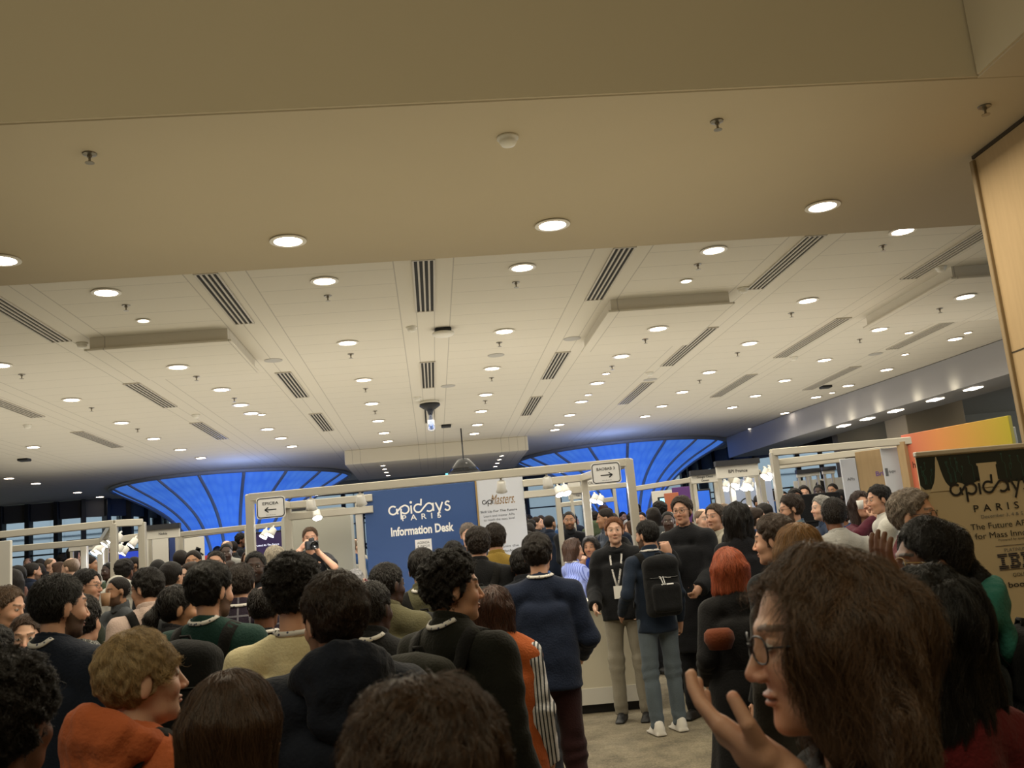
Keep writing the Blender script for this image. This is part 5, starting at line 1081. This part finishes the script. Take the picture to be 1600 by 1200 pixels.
b.build('circuit_print', mat('print_teal', '2f5a52', .6), o)
u2 = (aty(1592, 760, RY)[0]-aty(1483, 768, RY)[0])/5.1*.90; xl = aty(1484, 773, RY)[0]-a[0]; apidays_logo(u2, m_ink, o, (xl, -.003, aty(1490, 776, RY)[2]))
xc = aty(1556, 792, RY)[0]-a[0]; txt('PARIS', .235*1.03, .036, m_ink, o, (xc, -.003, zr(792)), spacing=1.8, bold=.008)
xc2 = W/2+.01
for s_, y_, w_, h_, mm, bd in (('December 3, 4 & 5, 2024', 807, .30, .020, m_grey, 0), ('The Future API Stack', 821.5, .43, .030, m_ink, .0), ('for Mass Innovation', 836.5, .40, .030, m_ink, .0), ('Powered by apidays', 846, .16, .015, m_ink, 0), ('PLATINUM', 862, .115, .017, m_grey, 0), ('GOLD', 902, .075, .018, m_ink, 0), ('boomi', 917, .14, .028, m_ink, .01)):
    txt(s_, w_, h_, mm, o, (xc2+(.0 if 'The' in s_ else 0), -.003, zr(y_-1.0)), bold=bd)
b = MB(); zi = zr(877, 1570); sc = .205/1.15; rows = 8; hh_ = .078
pat = {0: [(0, .28), (.33, .60), (.70, .86), (.98, 1.14)], 1: [(0, .28), (.33, .64), (.70, .86), (.98, 1.14)], 2: [(.09, .19), (.38, .46), (.55, .65), (.75, .89), (.95, 1.09)], 3: [(.09, .19), (.38, .60), (.75, .83), (.84, 1.0), (1.01, 1.09)], 4: [(.09, .19), (.38, .60), (.75, .83), (.86, .98), (1.01, 1.09)], 5: [(.09, .19), (.38, .46), (.55, .65), (.75, .83), (.89, .95), (1.01, 1.09)], 6: [(0, .28), (.33, .64), (.70, .83), (.91, .93), (1.01, 1.14)], 7: [(0, .28), (.33, .60), (.70, .83), (.91, .93), (1.01, 1.14)]}
for k, L_2 in pat.items():
    for x0_, x1_ in L_2: b.box((xc2-.10+(x0_+x1_)/2*sc, -.003, zi+hh_/2-(k+.5)*hh_/8), ((x1_-x0_)*sc, .002, hh_/8*.62))
for y_ in (854, 892): b.box((xc2, -.003, zr(y_)), (.20, .002, .0022))
b.build('sponsor_print', mat('ink_blue_black', '242a3c', .6), o)
# ------------------------------------------------------------------ the people one can tell apart
UPF = (.0, .0, 1.0)
def K(**k): return k
hold = lambda x, y, z, **k: dict(w=(x, y, z), curl=.9, **k)
pocketR = dict(w=(.20, .10, .93), curl=.5); foldL = dict(w=(-.02, .24, 1.12), palm=(0, -1, 0), curl=.6); foldR = dict(w=(.04, .26, 1.10), palm=(0, -1, 0), curl=.6)
# nearest
person(664, 1082, 1.22, 5, 'person with thinning dark hair, closest head at the bottom centre', ('jacket', '23262c'), hair=('short', '3a281a'), head=(0, -24, 0), bald=.8, strand=26000, slen=.055, srad=.0004, hvol=1.2, slayer=.016, q=.8)
person(1262, 880, 1.42, -80, 'person with shoulder length wavy brown hair and glasses, raising a hand', ('tshirt', '131314'), hair=('bobw', '4a3626'), glass='1c1c22', lany=True, head=(-4, -4, 0), strand=32000, slen=.10, curl=.9, srad=.0004, hvol=1.12, slayer=.022, q=.75,
       armL=dict(px=(1212, 1200, 1.42), dir=(-.62, .5, .55), palm=(.25, .35, .9), curl=.22, spread=.10, pole=(0, .2, -1)), hands=(0,))
person(368, 1064, 2.15, 12, 'woman with long straight shiny brown hair, back of her head at bottom left', ('sweater', '2a2c34'), hair=('long', '3d2a1c'), female=True, strand=26000, slen=.13, srad=.0004, q=.8, head=(14, -3, 0), hvol=.45, armR=foldR, armL=foldL)
person(218, 1001, 2.8, 38, 'blond young man wearing an orange hooded sweatshirt', ('hoodie', 'ad5a34'), hair=('fringe', '8f7a58'), skin='pale', head=(26, 3, 0), strand=22000, slen=.07, srad=.00045, curl=.35, hvol=.7, q=.85, pack=dict(label='dark shoulder bag strap over the orange sweatshirt', colr='26282a', w=.24, h=.34, d=.10, zc=1.12), beard=0)
person(8, 1050, 2.2, 15, 'person with round dark curly hair at the bottom left corner', ('sweater', fabric('c9c4b4', 'stripe', '7a8494')), hair=('curly', '16100d'), skin='brown', strand=16000, slen=.05, curl=1.0, srad=.0005, hvol=1.3, pack=dict(label='dark backpack on the curly haired person at bottom left', colr='14161a', w=.24, h=.38, d=.1), armR=dict(w=(.18, .36, 1.10), curl=.4))
person(1432, 920, 2.1, -15, 'woman with long black glossy hair wearing a dark red top', ('sweater', '5a1418'), hair=('wavy', '0f0d0c'), female=True, skin='brown', strand=24000, slen=.13, curl=.2, srad=.0005, hvol=1.25, head=(-5, 0, 0), q=.85)
person(1446, 828, 2.95, -80, 'woman with curly black hair, glasses and a teal lined hood', ('hoodie', '1a2024'), hair=('pony', '100c0b'), skin='brown', female=True, glass='9a7a3a', strand=18000, slen=.06, curl=.9, srad=.0006, hvol=2.2, head=(-6, 4, 0), pack=dict(label='large black backpack worn by the woman in the teal hood', colr='0e0f10', w=.34, h=.52, d=.20, zc=1.18),
       armL=dict(px=(1404, 925, 2.62), dir=(-.35, -.1, .9), palm=(.9, .2, .3), curl=.2, spread=.12, pole=(0, 0, -1)), hands=(0,))
r_, s_, f_ = PERSONS[-1]; V, Q = run(lambda P: s_.hood_sdf(3)(P)-.004*0+.0, s_.upi(s_.nb)-[.22, .26, .26], s_.upi(s_.nb)+[.22, .18, .13], .008)
for o in list(r_.children):
    if o.name.split('.')[0] == 'hood': o.data.materials[0] = fabric('2c6a5e')
# second rank
NS = dict(strand=9000, srad=.0007)
person(517, 909, 2.95, -14, 'man in a navy hooded jacket, tall back in the centre left foreground', ('hoodie', '171c28'), hair=('short', '2c2019'), head=(-20, -3, 0), strand=16000, slen=.05, srad=.0006, hvol=1.0, beard=.5, topkw=dict(infl=.045), w=1.08)
person(458, 880, 3.8, 8, 'man in a cream t-shirt with dark curly hair seen from behind', ('tshirt', 'd6cba4'), hair=('curly', '14100e'), lany=True, strand=12000, slen=.045, curl=.9, srad=.0007, hvol=1.0, w=1.15, head=(8, 0, 0), topkw=dict(neck=.085))
r_, s_, f_ = PERSONS[-1]; _t = txt('Okta', .24, None, m_ink, None, (0, 0, 0), bold=.03, name='shirt_print'); me = _t.data; n = len(me.vertices); co = np.zeros(n*3); me.vertices.foreach_get('co', co); co = co.reshape(-1, 3); P = np.stack([co[:, 0]+.05, np.full(n, -.16), co[:, 2]+1.13*s_.k], 1); P, _ = project(f_, P, .003); me.vertices.foreach_set('co', P.ravel()); me.update(); _t.parent = r_
person(707, 876, 3.85, 42, 'man with dark curly hair in profile wearing a black jacket', ('jacket', '14150f'), hair=('curly', '17120f'), lany=True, head=(38, -2, 0), strand=12000, slen=.045, curl=.8, srad=.0007, hvol=1.2, w=1.12, pack=dict(label='dark olive backpack on the curly haired man in profile', colr='23231c', zc=1.2, w=.34))
person(97, 905, 4.15, 22, 'bearded man in a navy sweater with white lanyard, left foreground', ('sweater', '131b2a'), hair=('crop', '0f0c0b'), beard=.9, lany=True, top2='collar', head=(24, -4, 0), hvol=1.2, w=1.12, **NS, topkw=dict(infl=.035))
person(330, 886, 4.7, 16, 'dark haired man in a bottle green sweater with a backpack', ('sweater', '14332e'), hair=('short', '100d0c'), lany=True, beard=.8, head=(22, -2, 0), hvol=1.2, **NS, topkw=dict(infl=.03), w=1.08, pack=dict(label='big black backpack on the man in bottle green', colr='0e1012', w=.34, h=.50, d=.18))
person(128, 938, 5.15, 10, 'person in a grey flecked tweed coat carrying a black backpack', ('coat', fabric('2c2e32', 'tweed', '8c8c88')), hair=('short', '17120f'), pack=dict(label='black backpack on the person in the flecked coat', colr='101114', w=.28))
person(606, 885, 5.7, 20, 'man with shaved black hair and olive grey jacket', ('blazer', '57543e'), hair=('crop', '14100f'), skin='dark', head=(28, -3, 0), hvol=1.2, w=1.05)
person(580, 915, 4.5, 18, 'man with cropped hair half hidden behind the navy hooded man', ('jacket', '16171a'), hair=('crop', '15100e'), skin='dark', lany=True, head=(12, 0, 0))
person(412, 920, 5.55, 6, 'shaven headed man in black between green sweater and cream shirt', ('tshirt', '15161a'), hair=('crop', '17110e'), skin='brown', lany=True, bald=.9)
person(659, 862, 6.15, 2, 'person with dark hair tied in a bun and khaki jacket', ('jacket', '56543f'), hair=('bun', '15110f'), lany=True, hvol=1.3, pack=dict(label='small black backpack on the person with a hair bun', colr='131416', w=.24, h=.36))
person(772, 925, 4.85, 12, 'woman with long auburn hair in a striped shirt and orange vest', ('shirt', fabric('c8c8cc', 'stripe', '2a3038')), hair=('long', '3a2218'), female=True, head=(10, -8, 0), topkw=dict(infl=.03))
r_, s_, f_ = PERSONS[-1]; V, Q = run(s_.top_sdf('vest', 3, hem=.80, infl=.05, sleeve=0, neck=.08), np.array([-.3, -.27, .6]), np.array([.3, .27, 1.5]), .013); link('vest', mesh_np(V, Q), fabric('a8562a'), r_)
person(838, 840, 6.2, 4, 'man in a navy sweater and dark red trousers before the white counter', ('sweater', '141e33'), ('trousers', '2a1214'), hair=('short', '1c1613'), lany=True, head=(14, 0, 0), hvol=1.25, armR=dict(w=(.22, .22, 1.02), curl=.6), armL=dict(w=(-.16, .26, 1.04), curl=.6), w=1.06, **NS)
person(1136, 864, 5.6, 0, 'woman with bobbed copper red hair in a long black dress', ('sweater', '0f0f11'), ('skirt', '0f0f11', .36), hair=('bob', '8e4a30'), female=True, strand=9000, slen=.08, srad=.0008, hvol=1.05, w=1.05, armR=dict(w=(.16, .2, 1.02)), armL=dict(w=(-.18, .16, 1.0)), head=(10, 0, 0), fat=1.1)
person(1203, 812, 5.1, -35, 'man with greying brown hair in a black suit seen from behind', ('blazer', '0e0f12'), ('trousers', '0e0f12'), hair=('short', '3a2c22'), head=(-22, -3, 0), hvol=1.1, fat=1.08, **NS)
person(1243, 829, 4.0, 5, 'woman with straight blond brown hair behind the foreground head', ('jacket', '2a2620'), hair=('long', '7a5a34'), female=True, strand=9000, slen=.10, srad=.0006)
person(1424, 772, 4.75, 128, 'man with swept back grey hair, dark glasses and maroon jacket', ('jacket', '4e1620'), hair=('short', '6a5f54'), glass='141414', head=(6, -2, 0), hvol=1.0, beard=.15, **NS)
# around the counter
person(1008, 818, 8.7, -8, 'bearded man in a dark denim shirt and pale jeans', ('shirt', '1b2636'), ('trousers', '566068'), hair=('short', '14110f'), shoes='d8d4cc', beard=.9, lany=True, head=(-35, 0, 0), stride=.06, pack=dict(label='black backpack with white emblem on the man in jeans', colr='111214', logo=True, w=.32, h=.50, zc=1.2), armL=dict(w=(-.27, .10, 1.0)), topkw=dict(hem=.82))
person(958, 812, 9.5, -160, 'ginger haired man in a black hooded jacket looking at the camera', ('hoodie', '16171a'), ('trousers', '8c8678'), hair=('short', '6e4426'), skin='pale', shoes='141414', lany=True, lanf=True, head=(-10, 0, 0), armL=dict(w=(-.2, .2, .95)), armR=dict(w=(.2, .25, 1.0)))
person(1063, 780, 9.2, -142, 'tall man with glasses in a long black coat facing the camera', ('coat', '15161a'), ('trousers', '17181c'), hair=('short', '332a24'), glass='1a1a1a', hs=1.08, hvol=1.5, head=(-4, -3, 0), armR=dict(px=(1044, 866, 8.9), dir=(-.2, 0, 1), curl=.9, palm=(0, 1, 0)), armL=dict(w=(-.18, .28, 1.02), curl=.7), w=1.04)
person(1115, 791, 9.75, -120, 'man in a white shirt with backpack straps looking left', ('shirt', 'b8b2a2'), ('trousers', '22252c'), hair=('short', '3e342c'), head=(-10, 0, 0), pack=dict(label='dark backpack on the man in the white shirt', colr='17181a', w=.28))
person(1150, 796, 8.45, 12, 'person with long black curly hair seen from behind', ('blazer', '15151a'), hair=('wavy', '14100e'), female=True, hvol=1.7)
person(1300, 782, 6.9, 6, 'man with cropped hair in a light grey shirt seen from behind', ('shirt', '9a9a98'), ('trousers', '1e222c'), hair=('crop', '1a1411'), skin='brown', w=1.12, head=(8, 0, 0), topkw=dict(infl=.03), fat=1.05)
person(1231, 777, 9.0, -75, 'bearded man with glasses in a blue plaid shirt', ('shirt', fabric('3c5068', 'plaid', '8a9a98')), hair=('short', '2c211a'), glass='101010', beard=.95, lany=True, head=(-8, -6, 0), hvol=1.3, w=1.1)
person(1281, 778, 10.3, -90, 'grey haired man in profile before the black board', ('shirt', '2c3a52'), hair=('short', '8c8a86'), skin='pale', head=(-4, 0, 0))
person(1342, 774, 9.75, 170, 'woman in maroon drinking from a white cup', ('sweater', '4a1626'), hair=('wavy', '2a1a14'), female=True, lany=True, lanf=True, head=(10, 6, 0), armR=dict(w=(.03, .21, 1.50), dir=(-.4, -.1, .9), palm=(0, -1, 0), curl=.8, pole=(1, -.2, -.6)), hands=(1,))
person(1368, 762, 8.9, -75, 'man in a white shirt by the high table turned left', ('shirt', 'c4c2ba'), ('trousers', '1c2234'), hair=('short', '181310'), head=(-14, -6, 0), armL=dict(w=(-.1, .42, 1.13), curl=.5), topkw=dict(infl=.026))
person(897, 845, 10.95, 62, 'woman with bobbed brown hair in a blue striped shirt behind the counter', ('shirt', fabric('8a98d0', 'stripe', '5a68a8', .7)), hair=('bob', '3a271c'), female=True, lany=True, lanf=True, head=(30, -8, 0), armR=dict(w=(.12, .40, 1.22), dir=(.3, .8, .3), curl=.5), armL=dict(w=(-.05, .30, 1.20), curl=.4), hands=(1,))
person(921, 841, 11.35, -140, 'dark haired woman in a royal blue jacket with hand at her mouth', ('jacket', '1c3a8c'), hair=('long', '17120f'), female=True, skin='tan', head=(-14, -4, 0), armR=dict(w=(.03, .20, 1.42), dir=(-.2, -.1, 1), curl=.6, palm=(0, -1, 0), pole=(.6, -.2, -1)), hands=(1,))
person(731, 820, 11.25, 172, 'grey haired desk host before the blue panel with a red lanyard', ('shirt', '2a2c34'), hair=('short', '6a6058'), skin='pale', head=(6, -12, 0))
person(484, 826, 11.25, 165, 'photographer in a black t-shirt holding a camera to his face', ('tshirt', '16171a'), hair=('crop', '4a3626'), skin='light', base=.34, head=(8, -6, 0), hs=1.03, armR=dict(px=(472, 856, 11.02), dir=(.6, -.2, .7), curl=.7, pole=(1, -.3, -1)), armL=dict(px=(497, 862, 10.96), dir=(-.4, .1, .8), curl=.8, pole=(-1, -.3, -1)), hands=(0, 1))
p = aty(487, 852, 10.93); o = empty('camera', tuple(p), math.radians(15), label='black camera with large lens held up by the photographer', cat='camera'); MB().box((0, 0, 0), (.145, .07, .10), bev=.012).build('camera_body', m_black, o); MB().box((0, 0, .06), (.06, .06, .04), bev=.01).build('viewfinder', m_black, o)
MB().lathe([(.036, 0), (.038, .06), (.045, .07), (.045, .12), (.040, .125), (.035, .11), (.001, .10)], (.01, -.03, -.005), 24, R=Rx(math.pi/2)).build('lens', mat('lens_black', '0a0a0c', .15), o, smooth=True)
tag(MB().box((0, 0, .15), (.7, .6, .3), bev=.01).build('step_platform', m_black, loc=(aty(484, 826, 11.25)[0], 11.25, zf(11.25))), 'low black step the photographer stands on behind the counter', 'step')
person(548, 873, 11.15, -150, 'grey haired man in a maroon top bending over the counter', ('shirt', '6a2434'), hair=('short', '7c7a78'), skin='pale', lean=32, head=(-8, -38, 0), armL=dict(w=(-.12, .34, 1.30), curl=.5), armR=dict(w=(.12, .34, 1.30), curl=.5))
person(745, 829, 7.5, 6, 'man in a black jacket with a red collar patch at the counter', ('jacket', '141518'), hair=('short', '221a15'), hvol=1.3, w=1.1, head=(-8, 0, 0), pack=dict(label='dark backpack on the man in black jacket at the counter', colr='20221f', w=.28, h=.4, zc=1.15))
person(772, 823, 8.4, 2, 'man in a mustard yellow jacket waiting at the counter', ('jacket', '8c7434'), hair=('short', '231a14'), hvol=1.2, w=1.1)
person(707, 850, 8.7, -6, 'dark haired man before the blue panel, back to the camera', ('jacket', '1a1c20'), hair=('short', '14100f'))
person(814, 862, 7.35, 5, 'dark haired person half hidden left of the navy sweater man', ('jacket', '1a1d24'), hair=('short', '13100e'), skin='brown')
person(376, 887, 6.6, 6, 'dark haired man in a tartan shirt left of the booth post', ('shirt', fabric('2a2230', 'plaid', '8a8a94')), hair=('short', '241c17'), lany=True, hvol=1.1)
person(398, 866, 8.2, 176, 'black man with glasses and dark jacket facing the camera behind post', ('jacket', '23252a'), hair=('crop', '100d0c'), skin='dark', glass='5a4a3a', beard=.7, top2='hood')
person(428, 857, 9.5, -25, 'white haired man beside the grey display wall', ('jacket', '17181c'), hair=('short', 'aca496'), skin='pale')
person(337, 864, 9.9, 178, 'smiling bearded man facing the camera before the blue column', ('sweater', '2a2a30'), hair=('crop', '1e1713'), beard=.7)
person(282, 920, 5.5, 48, 'dark haired woman with a ponytail looking right', ('jacket', '16161a'), hair=('pony', '14100e'), skin='tan', female=True, head=(22, -4, 0))
person(226, 894, 6.7, -30, 'man in a pale pink shirt with glasses looking left', ('shirt', 'b8a49c'), hair=('short', '15110f'), skin='light', glass='2a2420', head=(-38, -6, 0), hvol=1.2, topkw=dict(infl=.028), pack=dict(label='dark backpack on the man in the pale pink shirt', colr='17191b', w=.28))
person(138, 894, 8.0, 78, 'man in a dark green jacket in profile holding a coffee cup', ('jacket', '30362e'), hair=('short', '14100e'), glass='1a1a1a', lany=True, head=(16, -4, 0), armR=dict(w=(.05, .40, 1.16), curl=.7))
p = aty(165, 947, 7.86); tag(MB().lathe([(.028, 0), (.038, .10), (.035, .10), (.027, .01)], n=18).build('coffee_cup', mat('cup_brown', 'a07c5c', .6), loc=(p[0], p[1], p[2]), smooth=True), 'brown paper coffee cup held by the man in dark green', 'cup')
person(18, 920, 6.15, 120, 'man in a light grey blazer at the left edge looking down', ('blazer', '8e8a78'), hair=('crop', '4a3a2c'), skin='light', head=(-20, -14, 0), hvol=1.6)
person(41, 966, 5.6, 172, 'young woman with brown hair facing the camera at lower left', ('sweater', '2a2c34'), hair=('bun', '3a2a20'), skin='pale', female=True, head=(-8, -6, 0))
person(-8, 985, 5.0, 20, 'person in a dark navy jacket cut by the left edge', ('jacket', '12151e'), hair=('short', '120f0e'))
p = aty(1338, 787, 9.5); tag(MB().lathe([(.025, 0), (.036, .09), (.033, .09), (.024, .01)], n=18).build('drinking_cup', mat('cup_e0ded8', 'e0ded8', .5), loc=(p[0]+.04, p[1], p[2]-.06), smooth=True), 'white cup at the mouth of the woman in maroon', 'cup')
p = aty(1117, 1000, 5.40); b = MB(); b.lathe([(.001, -.02), (.06, -.02), (.085, .03), (.08, .07), (.06, .09), (.001, .09)], n=20); o = b.build('handbag', fabric('5e2c14'), loc=(p[0]+.02, 5.38, p[2]-.03), smooth=True); tag(o, 'orange brown handbag carried by the red haired woman', 'bag')
# ------------------------------------------------------------------ the crowd in the distance
_save = len(PERSONS)
protos = []
cr = random.Random(21)
for i, (fem, hk, hcn, sk, top) in enumerate(((0, 'short', '14100e', 'light', 'jacket'), (0, 'crop', '1a1512', 'tan', 'shirt'), (0, 'short', '2a1f18', 'pale', 'blazer'), (1, 'long', '17120f', 'light', 'jacket'), (1, 'bob', '3a271c', 'pale', 'sweater'), (0, 'crop', '0e0c0b', 'dark', 'sweater'), (0, 'crop', '6a5a4c', 'pale', 'shirt'), (1, 'pony', '1a1411', 'tan', 'blazer'), (0, 'curly', '120e0c', 'brown', 'hoodie'))):
    c = aty(-900, 780, 12.6); root, s, tf = person(-900, 780, 12.6, 0, 'x', (top, '202226'), base=c[2]-1.74, hair=(hk, hcn), skin=sk, female=bool(fem), hs=1.0, bald=(1.2 if i == 6 else 0), hvol=1.1, lany=False, armR=(dict(w=(.08, .3, 1.15), curl=.6) if i % 2 else None), armL=(dict(w=(-.06, .3, 1.1), curl=.6) if i in (2, 4, 7) else None), beard=(.8 if i in (1, 8) else 0), head=(cr.uniform(-25, 25), -3, 0))
    protos.append((root, s.H, fem, hk, hcn))
del PERSONS[_save:]
TOPC = [('14161b', 'black'), ('14161b', 'black'), ('1b2436', 'navy'), ('1b2436', 'navy'), ('2c2e30', 'charcoal'), ('4a4d50', 'grey'), ('9c9c98', 'pale'), ('b8b4aa', 'white'), ('3a4250', 'slate'), ('5a3a30', 'brown'), ('2a4a7a', 'blue'), ('4e5a44', 'green')]
pos = [(r.location.x, r.location.y) for r, *_ in PERSONS]
def blocked(x, y):
    if -2.4 < x < 2.6 and 9.2 < y < 13.1: return True
    for cx, cy in ((-4.55, 23), (4.75, 23.4)):
        if math.hypot(x-cx, y-cy) < 1.6: return True
    for ax_, ay, bx, by in OBST:
        d = np.array([bx-ax_, by-ay]); L = d@d; t = 0 if L < 1e-9 else min(1, max(0, (np.array([x-ax_, y-ay])@d)/L))
        if math.hypot(x-ax_-d[0]*t, y-ay-d[1]*t) < .38: return True
    if -5.1 < x < -2.6 and 8.9 < y < 10.4: return True
    if math.hypot(x-3.9, y-8.1) < .6: return True
    return any(math.hypot(x-a, y-b_) < .60 for a, b_ in pos)
def to_px(p):
    d = np.array(p)-[0, 0, EYE]; return 800+FPX*(d@RT)/(d@FW), 600-FPX*(d@UP)/(d@FW)
n = 0; tries = 0
# placed by where heads are seen first, then filled in
want = [(x, y, Y) for x, y, Y in ((20, 888, 11), (28, 884, 12), (50, 880, 14.2), (60, 882, 15), (88, 868, 12.5), (112, 872, 13), (140, 870, 15), (193, 876, 11.5), (206, 882, 12), (232, 868, 9.9), (247, 875, 11), (270, 868, 10.8), (282, 860, 12.5), (302, 858, 11.8), (320, 868, 11), (352, 850, 13.5), (362, 866, 11.2), (378, 848, 13), (412, 868, 11.5), (300, 880, 9.2), (265, 880, 8.4), (170, 890, 9.6), (250, 890, 7.9), (345, 880, 8.2),
        (833, 795, 13.5), (845, 820, 12), (857, 806, 15), (888, 800, 14), (912, 786, 13.6), (925, 810, 12.6), (945, 790, 13.2), (958, 782, 14.5), (975, 800, 12), (1020, 795, 13.5), (1030, 785, 14.5), (1042, 800, 12.4), (1082, 782, 12.6), (1095, 795, 11.2), (1130, 782, 12), (1170, 778, 12), (1185, 768, 13.5), (1192, 784, 11), (1200, 772, 12), (1240, 762, 14), (1255, 760, 15.5), (1278, 758, 16), (1300, 756, 16.5), (1178, 795, 10.4), (1216, 800, 8.2), (1070, 772, 15))]
def crowd(x, y, H):
    global n
    i = cr.randrange(len(protos)); root, PH, fem, hk, hcn = protos[i]; k = H/PH
    tc, tn = cr.choice(TOPC); m_ = fabric(tc); yaw = cr.choice((0, 10, -20, 40, -50, 90, -90, 150, 180, 200, -140))
    where = 'left' if x < -2 else 'right' if x > 2.2 else 'centre'
    lbl = f"{'woman' if fem else 'man'} in {tn} standing in the distant crowd at the {where}"
    o = root.copy(); COL.objects.link(o); o.location = (x, y, zf(y)); o.rotation_euler = (0, 0, face_dir(yaw)); o.scale = (k, k, k); o['label'] = lbl; o['category'] = 'person'; o['group'] = lbl.replace('standing', 'people')
    for ch in root.children:
        c = ch.copy(); COL.objects.link(c); c.parent = o
        if ch.name.split('.')[0] in ('jacket', 'shirt', 'sweater', 'blazer', 'hoodie', 'hood', 'collar'):
            c.material_slots[0].link = 'OBJECT'; c.material_slots[0].material = m_
    pos.append((x, y)); n += 1
for px_, py_, Y in want:
    p = aty(px_, py_, Y); H = min(1.95, max(1.55, p[2]-zf(Y)))
    if not blocked(p[0], p[1]): crowd(p[0], p[1], H)
while n < 235 and tries < 9000:
    tries += 1; y = 8.6+12.4*cr.random()**.9; px_ = cr.choice((cr.uniform(-20, 560), cr.uniform(815, 1330))); x = aty(px_, 860, y)[0]; H = cr.gauss(1.73, .08)
    H = min(1.9, max(1.55, H)); u, v = to_px((x, y, H+zf(y)))
    if y < 10 and not (180 < u < 440): continue
    if blocked(x, y): continue
    crowd(x, y, H)
for root, *_ in protos:
    for ch in list(root.children):
        for g in list(ch.children): bpy.data.objects.remove(g)
        bpy.data.objects.remove(ch)
    bpy.data.objects.remove(root)
print('crowd', n, 'tries', tries)
